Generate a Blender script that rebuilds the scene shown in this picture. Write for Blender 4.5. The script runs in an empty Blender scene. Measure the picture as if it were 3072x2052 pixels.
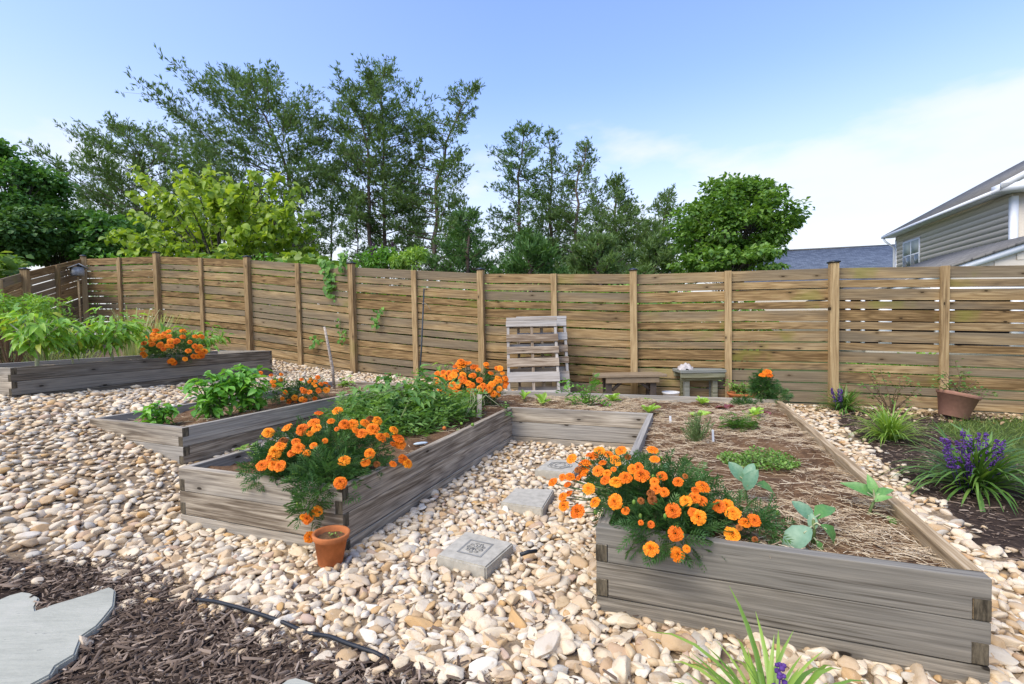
import bpy, bmesh, math, random
import numpy as np
from mathutils import Matrix, Vector

rng = np.random.default_rng(11)
random.seed(11)
scn = bpy.context.scene
COL = scn.collection
R = math.radians

# ------------------------------------------------------------------ camera
F, PITCH, ROLL, CH = 1419.5, 0.0332, 0.0185, 1.214      # focal length in photo pixels (3072 wide)
CAM = np.array([0.0, 0.0, CH])
_w = np.array([0, math.cos(PITCH), -math.sin(PITCH)])
_d0 = np.array([0, -math.sin(PITCH), -math.cos(PITCH)])
_r = math.cos(ROLL) * np.array([1.0, 0, 0]) + math.sin(ROLL) * _d0
_d = -math.sin(ROLL) * np.array([1.0, 0, 0]) + math.cos(ROLL) * _d0
cd = bpy.data.cameras.new('camera')
cd.sensor_width = 36.0
cd.lens = F / 3072 * 36.0
cd.clip_start = 0.05
cd.clip_end = 3000
cam = bpy.data.objects.new('camera', cd)
COL.objects.link(cam)
cam.matrix_world = Matrix(((_r[0], -_d[0], -_w[0], 0), (_r[1], -_d[1], -_w[1], 0), (_r[2], -_d[2], -_w[2], CH), (0, 0, 0, 1)))
scn.camera = cam

# ------------------------------------------------------------------ world, sun, exposure
SUN_EL, SUN_AZ = R(52), R(-134)      # azimuth measured from +y towards +x: sun to the left, behind the camera
world = bpy.data.worlds.new('World')
scn.world = world
world.use_nodes = True
wt = world.node_tree
wt.nodes.clear()
def wn(t): return wt.nodes.new(t)
sky = wn('ShaderNodeTexSky'); sky.sky_type = 'NISHITA'; sky.sun_disc = False
sky.sun_elevation = SUN_EL; sky.sun_rotation = SUN_AZ; sky.altitude = 100; sky.air_density = 1.5; sky.dust_density = 0.3; sky.ozone_density = 5.0
bg1 = wn('ShaderNodeBackground'); bg1.inputs['Strength'].default_value = 0.15
bg2 = wn('ShaderNodeBackground'); bg2.inputs['Color'].default_value = (0.95, 0.975, 1.0, 1); bg2.inputs['Strength'].default_value = 0.58
tc = wn('ShaderNodeTexCoord'); sep = wn('ShaderNodeSeparateXYZ')
wt.links.new(tc.outputs['Generated'], sep.inputs[0])
mp = wn('ShaderNodeMapping'); mp.inputs['Scale'].default_value = (1.0, 1.0, 2.6); mp.inputs['Location'].default_value = (0.10, 1.35, 0.6)
wt.links.new(tc.outputs['Generated'], mp.inputs[0])
cn = wn('ShaderNodeTexNoise'); cn.inputs['Scale'].default_value = 1.7; cn.inputs['Detail'].default_value = 6; cn.inputs['Roughness'].default_value = 0.55
wt.links.new(mp.outputs[0], cn.inputs['Vector'])
def wmath(op, a, b, clamp=False):
    n = wn('ShaderNodeMath'); n.operation = op; n.use_clamp = clamp
    for i, v in enumerate((a, b)):
        if hasattr(v, 'links'): wt.links.new(v, n.inputs[i])
        else: n.inputs[i].default_value = v
    return n.outputs[0]
hz = wn('ShaderNodeMapRange'); hz.interpolation_type = 'SMOOTHSTEP'      # pale air low over the horizon
wt.links.new(sep.outputs['Z'], hz.inputs[0])
for k, v in zip((1, 2, 3, 4), (0.02, 0.46, 0.92, 0.0)): hz.inputs[k].default_value = v
cl = wn('ShaderNodeMapRange'); cl.interpolation_type = 'SMOOTHSTEP'      # drifting cloud
tilt = wmath('MULTIPLY', sep.outputs['X'], 0.10)
lowz = wmath('MULTIPLY', sep.outputs['Z'], -0.50)
csum = wmath('ADD', wmath('ADD', cn.outputs['Fac'], tilt), lowz)
wt.links.new(csum, cl.inputs[0])
for k, v in zip((1, 2, 3, 4), (0.31, 0.52, 0.0, 0.86)): cl.inputs[k].default_value = v
veil = wmath('MULTIPLY', wmath('MAXIMUM', wmath('MULTIPLY', sep.outputs['X'], -1.0), 0.0), 0.16)      # thin veil towards the sun's side
fac = wmath('MAXIMUM', wmath('ADD', hz.outputs[0], veil), cl.outputs[0], True)
mixw = wn('ShaderNodeMixShader'); wo = wn('ShaderNodeOutputWorld')
tint = wn('ShaderNodeMix'); tint.data_type = 'RGBA'; tint.blend_type = 'MULTIPLY'; tint.inputs[0].default_value = 1; tint.inputs[7].default_value = (1.03, 0.945, 1.13, 1)
wt.links.new(sky.outputs[0], tint.inputs[6]); wt.links.new(tint.outputs[2], bg1.inputs['Color'])
wt.links.new(fac, mixw.inputs[0]); wt.links.new(bg1.outputs[0], mixw.inputs[1]); wt.links.new(bg2.outputs[0], mixw.inputs[2])
wt.links.new(mixw.outputs[0], wo.inputs[0])

sl = bpy.data.lights.new('sun', 'SUN'); sl.energy = 2.3; sl.angle = R(45); sl.color = (1.0, 0.92, 0.74)
so = bpy.data.objects.new('sun', sl); COL.objects.link(so)
sd = Vector((math.sin(SUN_AZ) * math.cos(SUN_EL), math.cos(SUN_AZ) * math.cos(SUN_EL), math.sin(SUN_EL)))
so.rotation_euler = sd.to_track_quat('Z', 'Y').to_euler()
so.location = (-6, -6, 12)
scn.view_settings.view_transform = 'Standard'
scn.view_settings.look = 'None'
scn.view_settings.gamma = 1
scn.view_settings.exposure = 0.86
scn.view_settings.use_curve_mapping = False
scn.cycles.max_bounces = 8
scn.cycles.transparent_max_bounces = 8

# ------------------------------------------------------------------ pixels to places
def ray(px, py): return _w + (px - 1536) / F * _r + (py - 1026) / F * _d
def at(px, py, dep): return CAM + ray(px, py) * dep
def onz(px, py, z):
    v = ray(px, py)
    return CAM + v * ((z - CH) / v[2])
def pix(P):
    v = np.asarray(P) - CAM
    dz = v @ _w
    return np.stack([1536 + F * (v @ _r) / dz, 1026 + F * (v @ _d) / dz, dz], -1)

# main fence posts: photo x, photo y of the slat tops, distance
FP = [(-95, 866, 7.0), (67, 820, 8.5), (250, 777, 10.3), (474, 770, 9.8), (746, 780, 9.0), (1058, 803, 8.2), (1444, 822, 7.55), (1900, 823.5, 6.9), (2498, 804, 6.2), (3205, 794, 5.55), (4100, 785, 5.0)]
FTOP = [at(*p) for p in FP]
FH = 1.83

# terrain: thin plate spline through measured ground points
_ctl = [(1.45, 1.42, .08), (.33, 1.9, .08), (-1.98, 2.77, .095), (-.88, 2.35, .08), (1.19, 4.16, .09), (-.02, 4.61, .09), (2.72, 4.81, .08),
        (-2.38, 3.37, .25), (-3.43, 3.82, .475), (-2.39, 6.31, .45), (-4.95, 4.66, .595), (-4.4, 6.1, .52), (-3.87, 7.62, .49), (0, .9, .08), (3, 1.5, .08), (-1, 1.2, .08),
        (-2.2, 1.7, .13), (-3.4, 2.3, .36), (-6.5, 2, .75), (5, 3, .07), (6, 5, .06), (-.7, 6.4, .26), (0, -1, .08), (-3, 0, .2), (4, -1, .08), (-6.3, 5.2, .72), (1.5, 6.4, .12)]
_ctl += [(p[0], p[1], p[2] - FH) for p in FTOP[1:-1]]
_c = np.array(_ctl)
def _tps(r2): return np.where(r2 > 1e-12, r2 * np.log(r2 + 1e-12), 0)
_n = len(_c)
_K = _tps(((_c[:, None, :2] - _c[None, :, :2]) ** 2).sum(-1)) + np.eye(_n) * 0.05
_Pm = np.hstack([np.ones((_n, 1)), _c[:, :2]])
_A = np.block([[_K, _Pm], [_Pm.T, np.zeros((3, 3))]])
_sol = np.linalg.solve(_A, np.concatenate([_c[:, 2], np.zeros(3)]))
def gz(x, y):
    x = np.asarray(x, float); y = np.asarray(y, float)
    xx = np.clip(x, -10.5, 7); yy = np.clip(y, -1.5, 10.6)
    z = _sol[_n] + _sol[_n + 1] * xx + _sol[_n + 2] * yy
    for i in range(_n): z = z + _sol[i] * _tps((xx - _c[i, 0]) ** 2 + (yy - _c[i, 1]) ** 2)
    far = np.clip((np.hypot(x - xx, y - yy)) / 25, 0, 1)
    return z * (1 - far) + 0.2 * far
def ong(px, py):
    v = ray(px, py)
    t = np.linspace(0.7, 40, 8000)
    P = CAM + t[:, None] * v
    b = np.nonzero(P[:, 2] < gz(P[:, 0], P[:, 1]))[0]
    return P[b[0]] if len(b) else onz(px, py, 0.1)

def inpoly(x, y, poly):
    poly = np.asarray(poly)[:, :2]
    c = np.zeros(np.shape(x), bool)
    j = len(poly) - 1
    for i in range(len(poly)):
        xi, yi = poly[i]; xj, yj = poly[j]
        c ^= ((yi > y) != (yj > y)) & (x < (xj - xi) * (y - yi) / (yj - yi + 1e-12) + xi)
        j = i
    return c

# ------------------------------------------------------------------ mesh helpers
def tag(o, label=None, cat=None, group=None, kind=None):
    if label: o['label'] = label
    if cat: o['category'] = cat
    if group: o['group'] = group
    if kind: o['kind'] = kind
    return o
def mesh_np(name, V, Fs, mats, col=None, smooth=False, midx=None):
    me = bpy.data.meshes.new(name)
    V = np.asarray(V, np.float32)
    if isinstance(Fs, np.ndarray): Fs = [Fs]
    Fs = [np.asarray(f, np.int32) for f in Fs if len(f)]
    loops = np.concatenate([f.ravel() for f in Fs])
    tot = np.concatenate([np.full(len(f), f.shape[1], np.int32) for f in Fs])
    start = np.concatenate([[0], np.cumsum(tot)[:-1]]).astype(np.int32)
    me.vertices.add(len(V)); me.vertices.foreach_set('co', V.ravel())
    me.loops.add(len(loops)); me.loops.foreach_set('vertex_index', loops)
    me.polygons.add(len(tot)); me.polygons.foreach_set('loop_start', start); me.polygons.foreach_set('loop_total', tot)
    if smooth: me.polygons.foreach_set('use_smooth', np.ones(len(tot), bool))
    for m in (mats if isinstance(mats, (list, tuple)) else [mats]): me.materials.append(m)
    if midx is not None: me.polygons.foreach_set('material_index', np.asarray(midx, np.int32))
    if col is not None:
        a = me.attributes.new('rnd', 'FLOAT', 'POINT')
        a.data.foreach_set('value', np.asarray(col, np.float32))
    me.update(calc_edges=True)
    return me
def link(name, me, parent=None, M=None):
    o = bpy.data.objects.new(name, me)
    COL.objects.link(o)
    M = Matrix() if M is None else M
    if parent is not None:
        o.parent = parent
        o.matrix_basis = Matrix.Translation(-Vector(parent.get('_w', (0, 0, 0)))) @ M
    else:
        o.matrix_basis = M
    return o
def empty(name, loc, label, cat, group=None):
    o = bpy.data.objects.new(name, None)
    o.empty_display_size = 0.1
    COL.objects.link(o)
    o.location = [float(v) for v in loc]
    o['_w'] = [float(v) for v in loc]
    return tag(o, label, cat, group)
class Geo:
    """collects triangles and quads (world coordinates)"""
    def __init__(s): s.V = []; s.T = []; s.Q = []; s.C = []; s.n = 0
    def add(s, V, T=None, Q=None, c=0.5):
        V = np.asarray(V, float).reshape(-1, 3)
        if T is not None and len(T): s.T.append(np.asarray(T).reshape(-1, 3) + s.n)
        if Q is not None and len(Q): s.Q.append(np.asarray(Q).reshape(-1, 4) + s.n)
        s.V.append(V); s.C.append(np.broadcast_to(np.asarray(c, float), (len(V),)) if np.ndim(c) == 0 else np.asarray(c)); s.n += len(V)
        return s
    def scatter(s, tpl, M, t, c):
        """tpl=(V,T) instanced by matrices M (n,3,3) at t (n,3), c (n,)"""
        V, T = tpl
        n = len(t)
        if n == 0: return s
        W = np.einsum('nij,vj->nvi', M, V) + t[:, None, :]
        s.T.append((T[None] + (np.arange(n) * len(V))[:, None, None]).reshape(-1, 3) + s.n)
        s.V.append(W.reshape(-1, 3)); s.C.append(np.repeat(c, len(V))); s.n += n * len(V)
        return s
    def box(s, a, b, M=None, c=0.5):
        x0, y0, z0 = a; x1, y1, z1 = b
        V = np.array([(x0, y0, z0), (x1, y0, z0), (x1, y1, z0), (x0, y1, z0), (x0, y0, z1), (x1, y0, z1), (x1, y1, z1), (x0, y1, z1)], float)
        if M is not None:
            A = np.array(M); V = V @ A[:3, :3].T + A[:3, 3]
        return s.add(V, Q=[(0, 3, 2, 1), (4, 5, 6, 7), (0, 1, 5, 4), (1, 2, 6, 5), (2, 3, 7, 6), (3, 0, 4, 7)], c=c)
    def tube(s, P, r, k=6, c=0.5, cap=True):
        P = np.asarray(P, float); n = len(P)
        r = np.broadcast_to(np.asarray(r, float), (n,))
        T = np.gradient(P, axis=0); T /= np.linalg.norm(T, axis=1)[:, None] + 1e-9
        ref = np.array([0, 0, 1.0]) if abs(T[:, 2]).mean() < 0.8 else np.array([1.0, 0, 0])
        A = np.cross(T, ref); A /= np.linalg.norm(A, axis=1)[:, None] + 1e-9
        B = np.cross(T, A)
        an = np.arange(k) / k * 2 * math.pi
        V = P[:, None] + r[:, None, None] * (np.cos(an)[None, :, None] * A[:, None] + np.sin(an)[None, :, None] * B[:, None])
        V = V.reshape(-1, 3)
        Q = []
        for i in range(n - 1):
            for j in range(k):
                Q.append((i * k + j, i * k + (j + 1) % k, (i + 1) * k + (j + 1) % k, (i + 1) * k + j))
        Tr = []
        if cap:
            V = np.vstack([V, P[0], P[-1]]); a, b = n * k, n * k + 1
            for j in range(k):
                Tr.append((a, (j + 1) % k, j)); Tr.append((b, (n - 1) * k + j, (n - 1) * k + (j + 1) % k))
        return s.add(V, T=Tr, Q=Q, c=c)
    def lathe(s, prof, k=24, M=None, c=0.5):
        prof = np.asarray(prof, float); n = len(prof)
        an = np.arange(k) / k * 2 * math.pi
        V = np.stack([prof[:, 0, None] * np.cos(an), prof[:, 0, None] * np.sin(an), np.repeat(prof[:, 1, None], k, 1)], -1).reshape(-1, 3)
        if M is not None:
            A = np.array(M); V = V @ A[:3, :3].T + A[:3, 3]
        Q = [(i * k + j, i * k + (j + 1) % k, (i + 1) * k + (j + 1) % k, (i + 1) * k + j) for i in range(n - 1) for j in range(k)]
        return s.add(V, Q=Q, c=c)
    def mesh(s, name, mat, smooth=False, off=(0, 0, 0)):
        V = np.concatenate(s.V) - np.asarray(off)
        Fs = []
        if s.T: Fs.append(np.concatenate(s.T))
        if s.Q: Fs.append(np.concatenate(s.Q))
        return mesh_np(name, V, Fs, mat, np.concatenate(s.C), smooth)
    def obj(s, name, mat, parent=None, smooth=False):
        off = parent.get('_w', (0, 0, 0)) if parent is not None else (0, 0, 0)
        o = bpy.data.objects.new(name, s.mesh(name, mat, smooth, off))
        COL.objects.link(o)
        if parent is not None: o.parent = parent
        return o
def prism(name, poly, y0, y1, mat, bev=0.004, seg=2):
    """polygon in the local xz plane pushed from y0 to y1, edges eased"""
    bm = bmesh.new()
    f = bm.faces.new([bm.verts.new((x, y0, z)) for x, z in poly])
    e = bmesh.ops.extrude_face_region(bm, geom=[f])
    for v in e['geom']:
        if isinstance(v, bmesh.types.BMVert): v.co.y = y1
    bmesh.ops.recalc_face_normals(bm, faces=bm.faces)
    if bev: bmesh.ops.bevel(bm, geom=list(bm.edges), offset=bev, segments=seg, profile=0.6, affect='EDGES', clamp_overlap=True)
    me = bpy.data.meshes.new(name)
    bm.to_mesh(me); bm.free()
    for p in me.polygons: p.use_smooth = False
    me.materials.append(mat)
    return me
def rectprism(name, L, t, h, mat, bev=0.003, seg=1): return prism(name, [(0, 0), (L, 0), (L, h), (0, h)], 0, t, mat, bev, seg)
def frame(o, x, z=(0, 0, 1)):
    """4x4 with local x along x, local z close to z"""
    x = Vector(x).normalized(); z = Vector(z); y = z.cross(x).normalized(); z = x.cross(y)
    return Matrix(((x.x, y.x, z.x, o[0]), (x.y, y.y, z.y, o[1]), (x.z, y.z, z.z, o[2]), (0, 0, 0, 1)))
def frames_np(D, U, S):
    """n frames (n,3,3): local y along D, local z near U, scaled by S (n,) or (n,3)"""
    D = D / (np.linalg.norm(D, axis=1)[:, None] + 1e-9)
    X = np.cross(D, U); X /= np.linalg.norm(X, axis=1)[:, None] + 1e-9
    Z = np.cross(X, D)
    M = np.stack([X, D, Z], -1)
    S = np.asarray(S, float)
    return M * (S[:, None, None] if S.ndim == 1 else S[:, None, :])
def rdir(n, zlo=-1.0, zhi=1.0):
    z = rng.uniform(zlo, zhi, n); a = rng.uniform(0, 2 * math.pi, n); q = np.sqrt(1 - z * z)
    return np.stack([q * np.cos(a), q * np.sin(a), z], -1)
def m4(M3, t):
    return Matrix(((M3[0, 0], M3[0, 1], M3[0, 2], t[0]), (M3[1, 0], M3[1, 1], M3[1, 2], t[1]), (M3[2, 0], M3[2, 1], M3[2, 2], t[2]), (0, 0, 0, 1)))

# ------------------------------------------------------------------ material helpers
class Mat:
    def __init__(s, name, rough=0.8, spec=0.3):
        s.m = bpy.data.materials.new(name); s.m.use_nodes = True
        s.nt = s.m.node_tree; s.b = s.nt.nodes['Principled BSDF']; s.out = s.nt.nodes['Material Output']
        s.b.inputs['Roughness'].default_value = rough
        s.b.inputs['Specular IOR Level'].default_value = spec
    def n(s, t, **kw):
        q = s.nt.nodes.new(t)
        for k, v in kw.items(): setattr(q, k, v)
        return q
    def put(s, sock, v):
        if hasattr(v, 'is_output') or hasattr(v, 'links'): s.nt.links.new(v, sock)
        elif isinstance(v, (tuple, list)) and len(v) == 3 and sock.type == 'RGBA': sock.default_value = (*v, 1)
        else: sock.default_value = v
    def coord(s, scale=(1, 1, 1), rand=True, which='Object'):
        t = s.n('ShaderNodeTexCoord'); mp = s.n('ShaderNodeMapping'); mp.inputs['Scale'].default_value = scale
        if rand:
            oi = s.n('ShaderNodeObjectInfo'); sc = s.n('ShaderNodeVectorMath', operation='SCALE')
            sc.inputs[0].default_value = (37.1, 19.7, 53.3); s.nt.links.new(oi.outputs['Random'], sc.inputs['Scale'])
            ad = s.n('ShaderNodeVectorMath', operation='ADD')
            s.nt.links.new(t.outputs[which], ad.inputs[0]); s.nt.links.new(sc.outputs[0], ad.inputs[1]); s.nt.links.new(ad.outputs[0], mp.inputs[0])
        else: s.nt.links.new(t.outputs[which], mp.inputs[0])
        return mp.outputs[0]
    def noise(s, vec, scale, detail=3, rough=0.5, dist=0.0):
        q = s.n('ShaderNodeTexNoise'); s.put(q.inputs['Vector'], vec)
        q.inputs['Scale'].default_value = scale; q.inputs['Detail'].default_value = detail
        q.inputs['Roughness'].default_value = rough; q.inputs['Distortion'].default_value = dist
        return q.outputs['Fac']
    def voro(s, vec, scale, feature='F1', out='Distance', rnd=1.0):
        q = s.n('ShaderNodeTexVoronoi', feature=feature); s.put(q.inputs['Vector'], vec); q.inputs['Scale'].default_value = scale
        q.inputs['Randomness'].default_value = rnd
        return q.outputs[out]
    def math(s, op, a, b=0.0, c=None, clamp=False):
        q = s.n('ShaderNodeMath', operation=op, use_clamp=clamp); s.put(q.inputs[0], a); s.put(q.inputs[1], b)
        if c is not None: s.put(q.inputs[2], c)
        return q.outputs[0]
    def rng(s, v, a, b, c=0.0, d=1.0, smooth=True):
        q = s.n('ShaderNodeMapRange'); q.interpolation_type = 'SMOOTHSTEP' if smooth else 'LINEAR'
        s.put(q.inputs[0], v)
        for i, x in zip((1, 2, 3, 4), (a, b, c, d)): q.inputs[i].default_value = x
        return q.outputs[0]
    def ramp(s, v, stops, interp='LINEAR'):
        q = s.n('ShaderNodeValToRGB'); s.put(q.inputs[0], v); e = q.color_ramp.elements; q.color_ramp.interpolation = interp
        while len(e) < len(stops): e.new(0.5)
        for k, (p, c) in zip(e, stops): k.position = p; k.color = (*c, 1)
        return q.outputs[0]
    def mix(s, f, a, b, mode='MIX'):
        q = s.n('ShaderNodeMix', data_type='RGBA', blend_type=mode); q.clamp_factor = True
        s.put(q.inputs[0], f); s.put(q.inputs[6], a); s.put(q.inputs[7], b)
        return q.outputs[2]
    def attr(s): return s.n('ShaderNodeAttribute', attribute_name='rnd').outputs['Fac']
    def orand(s): return s.n('ShaderNodeObjectInfo').outputs['Random']
    def color(s, c): s.put(s.b.inputs['Base Color'], c); return s
    def bump(s, h, strength=0.5, dist=0.01):
        q = s.n('ShaderNodeBump'); q.inputs['Strength'].default_value = strength; q.inputs['Distance'].default_value = dist
        s.put(q.inputs['Height'], h); s.nt.links.new(q.outputs[0], s.b.inputs['Normal']); return s

def wood(name, dark, mid, light, grain=1.0, knots=True, grey=None, algae=0.0, endcol=None, var=0.5, rough=0.85, streak=0.0):
    m = Mat(name, rough, 0.2)
    v = m.coord((0.55, 6.0, 6.0))
    warp = m.noise(v, 1.1, 3, 0.5)
    ring = m.math('FRACT', m.math('MULTIPLY', warp, 11 * grain))
    ringl = m.math('ABSOLUTE', m.math('SUBTRACT', ring, 0.5))
    v2 = m.coord((2.0, 90.0, 90.0))
    fine = m.noise(v2, 1.0, 4, 0.65)
    v3 = m.coord((0.9, 3.0, 3.0))
    blot = m.noise(v3, 1.3, 4, 0.6)
    val = m.math('ADD', m.math('MULTIPLY', ringl, 0.46), m.math('MULTIPLY', m.math('SUBTRACT', m.math('MULTIPLY', fine, 1.5), 0.25), 0.72))
    fib = m.noise(m.coord((7.0, 330.0, 330.0)), 1.0, 3, 0.6)
    val = m.math('ADD', val, m.math('MULTIPLY', m.math('SUBTRACT', fib, 0.5), 0.55))
    val = m.math('ADD', val, m.math('MULTIPLY', m.math('SUBTRACT', blot, 0.5), 0.65))
    val = m.math('ADD', val, m.math('MULTIPLY', m.math('SUBTRACT', m.orand(), 0.5), 0.38 * var))
    c = m.ramp(val, [(0.18, dark), (0.48, mid), (0.80, light)])
    if grey is not None:
        v4 = m.coord((0.35, 2.2, 2.2))
        g = m.rng(m.math('ADD', m.noise(v4, 1.0, 3, 0.6), m.math('MULTIPLY', m.orand(), 0.32)), 0.56, 0.84)
        c = m.mix(m.math('MULTIPLY', g, 0.8), c, m.ramp(fine, [(0.3, tuple(x * 0.6 for x in grey)), (0.7, grey)]))
    if streak:
        v6 = m.coord((1.1, 75.0, 75.0))
        sk = m.rng(m.noise(v6, 1.0, 3, 0.55), 0.60, 0.66)
        c = m.mix(m.math('MULTIPLY', sk, streak), c, tuple(x * .6 for x in dark))
    if algae:
        v5 = m.coord((1.2, 1.2, 1.2), True)
        a = m.rng(m.noise(v5, 0.9, 4, 0.62), 0.58, 0.72)
        c = m.mix(m.math('MULTIPLY', a, algae), c, (0.20, 0.21, 0.03))
    hgt = m.math('ADD', m.math('MULTIPLY', fine, 0.7), m.math('MULTIPLY', ringl, 0.4))
    if knots:
        vk = m.coord((1.0, 2.6, 2.6))
        sx = m.n('ShaderNodeSeparateXYZ'); m.nt.links.new(vk, sx.inputs[0]); cx = m.n('ShaderNodeCombineXYZ')
        m.nt.links.new(sx.outputs[0], cx.inputs[0]); m.nt.links.new(sx.outputs[2], cx.inputs[1])
        q = m.n('ShaderNodeTexVoronoi', feature='F1', voronoi_dimensions='2D'); m.put(q.inputs['Vector'], cx.outputs[0]); q.inputs['Scale'].default_value = 1.9
        sepc = m.n('ShaderNodeSeparateColor'); m.nt.links.new(q.outputs['Color'], sepc.inputs[0])
        keep = m.rng(sepc.outputs[0], 0.58, 0.60)
        k = m.rng(m.math('ADD', q.outputs['Distance'], m.math('MULTIPLY', fine, 0.03)), 0.045, 0.072, 1.0, 0.0)
        halo = m.rng(q.outputs['Distance'], 0.05, 0.15, 0.35, 0.0)
        c = m.mix(m.math('MULTIPLY', m.math('MAXIMUM', k, halo), keep), c, tuple(x * 0.33 for x in dark))
    if endcol is not None:
        t = m.n('ShaderNodeTexCoord'); sp = m.n('ShaderNodeSeparateXYZ'); m.nt.links.new(t.outputs['Normal'], sp.inputs[0])
        ef = m.rng(m.math('ABSOLUTE', sp.outputs[0]), 0.8, 0.95)
        ve = m.coord((1, 30, 6))
        c = m.mix(ef, c, m.ramp(m.noise(ve, 2.0, 4, 0.7), [(0.35, tuple(x * 0.25 for x in endcol)), (0.65, endcol)]))
    m.color(c).bump(hgt, 0.55, 0.004)
    return m.m
def plain(name, c, rough=0.7, spec=0.3, var=0.12, scale=18, bump=0.0, metal=0.0):
    m = Mat(name, rough, spec)
    v = m.coord()
    nz = m.noise(v, scale, 5, 0.6)
    m.color(m.ramp(nz, [(0.25, tuple(x * (1 - var * 2) for x in c)), (0.75, tuple(min(1, x * (1 + var)) for x in c))]))
    if bump: m.bump(nz, bump, 0.005)
    m.b.inputs['Metallic'].default_value = metal
    return m.m
def leafm(name, dark, mid, light, trans=0.35, rough=0.5, byobj=False, spec=0.4, extra=None):
    m = Mat(name, rough, spec)
    dark, mid, light = (tuple(min(.8, x * q) for x in c) for c, q in ((dark, 1.3), (mid, 1.3), (light, 1.2)))
    r = m.orand() if byobj else m.attr()
    st = [(0.0, dark), (0.55, mid), (1.0, light)]
    if extra: st = [(0.0, dark), (0.5, mid), (0.9, light), (0.94, extra), (1.0, extra)]
    c = m.ramp(r, st)
    nz = m.noise(m.coord(), 9.0, 2, 0.5)
    c = m.mix(0.35, c, m.ramp(nz, [(0.3, dark), (0.7, light)]))
    m.color(c)
    tr = m.n('ShaderNodeBsdfTranslucent'); ms = m.n('ShaderNodeMixShader'); ms.inputs[0].default_value = trans
    bright = m.n('ShaderNodeMix', data_type='RGBA', blend_type='MULTIPLY'); bright.inputs[0].default_value = 1
    m.put(bright.inputs[6], c); bright.inputs[7].default_value = (1.5, 1.5, 0.7, 1)
    m.nt.links.new(bright.outputs[2], tr.inputs[0])
    m.nt.links.new(m.b.outputs[0], ms.inputs[1]); m.nt.links.new(tr.outputs[0], ms.inputs[2]); m.nt.links.new(ms.outputs[0], m.out.inputs[0])
    return m.m
STONE_PAL = [(0.0, (0.66, 0.53, 0.35)), (0.16, (0.73, 0.62, 0.45)), (0.30, (0.58, 0.42, 0.235)), (0.44, (0.76, 0.68, 0.54)), (0.56, (0.48, 0.32, 0.165)),
             (0.66, (0.62, 0.48, 0.32)), (0.76, (0.71, 0.59, 0.42)), (0.85, (0.44, 0.40, 0.33)), (0.93, (0.54, 0.33, 0.13)), (1.0, (0.47, 0.34, 0.25))]
def stonem(name, byobj):
    m = Mat(name, 0.72, 0.25)
    r = m.orand() if byobj else m.attr()
    c = m.ramp(r, STONE_PAL, 'LINEAR')
    v = m.coord(rand=byobj)
    nz = m.noise(v, 22 if not byobj else 1.6, 5, 0.65)
    c = m.mix(m.rng(nz, 0.48, 0.75, 0, 0.55), c, (0.42, 0.27, 0.13))
    c = m.mix(m.rng(nz, 0.25, 0.42, 0.35, 0), c, (0.75, 0.70, 0.62))
    n2 = m.noise(v, 70 if not byobj else 4.0, 5, 0.7)
    c = m.mix(m.rng(n2, 0.58, 0.75, 0, 0.45), c, (0.30, 0.21, 0.13))
    m.color(c).bump(n2, 0.45, 0.006)
    return m.m
# ------------------------------------------------------------------ materials
BEDW = wood('weathered_board', (0.13, 0.098, 0.066), (0.35, 0.29, 0.21), (0.60, 0.515, 0.39), 1.0, True, (0.36, 0.335, 0.29), 0.0, (0.16, 0.13, 0.085), 0.8, 0.9, 0.45)
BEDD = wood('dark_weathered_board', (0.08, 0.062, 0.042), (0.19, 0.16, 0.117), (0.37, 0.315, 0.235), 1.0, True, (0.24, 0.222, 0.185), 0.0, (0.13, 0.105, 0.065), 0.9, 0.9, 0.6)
NEWW = wood('less_weathered_board', (0.17, 0.11, 0.055), (0.38, 0.27, 0.15), (0.58, 0.46, 0.30), 1.0, True, None, 0.0, (0.16, 0.13, 0.085), 0.5, 0.9, 0.3)
FENW = wood('fence_board', (0.135, 0.079, 0.031), (0.325, 0.208, 0.09), (0.53, 0.375, 0.185), 1.0, True, (0.20, 0.165, 0.115), 0.5, None, 0.9, 0.82, 0.3)
POSTW = wood('fence_post_wood', (0.16, 0.10, 0.045), (0.345, 0.23, 0.11), (0.51, 0.37, 0.19), 0.8, True, None, 0.25, None, 0.6, 0.82, 0.2)
PALW = wood('pallet_wood', (0.16, 0.11, 0.07), (0.37, 0.29, 0.205), (0.55, 0.465, 0.36), 0.8, True, (0.44, 0.43, 0.41), 0.0, (0.2, 0.14, 0.08), 0.9, 0.9, 0.3)
TABW = wood('old_table_wood', (0.09, 0.085, 0.04), (0.22, 0.21, 0.12), (0.36, 0.34, 0.24), 0.8, False, (0.28, 0.29, 0.27), 0.8, None, 0.6, 0.9, 0.4)
BENCHM = plain('bench_plank', (0.27, 0.20, 0.125), 0.6, 0.3, 0.1, 12)
BENCHD = plain('bench_leg_dark', (0.085, 0.065, 0.05), 0.6, 0.3, 0.15, 12)
CAPM = plain('post_cap_black', (0.022, 0.024, 0.026), 0.35, 0.5, 0.2, 20)
TERRA = plain('terracotta', (0.52, 0.175, 0.06), 0.85, 0.15, 0.26, 9, 0.15)
TERRAP = plain('faded_terracotta', (0.36, 0.185, 0.125), 0.75, 0.25, 0.10, 30, 0.15)
CONC = plain('concrete_paver', (0.46, 0.42, 0.335), 0.92, 0.15, 0.14, 26, 0.35)
CONCD = plain('concrete_relief', (0.265, 0.255, 0.225), 0.92, 0.15, 0.14, 26, 0.35)
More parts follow.
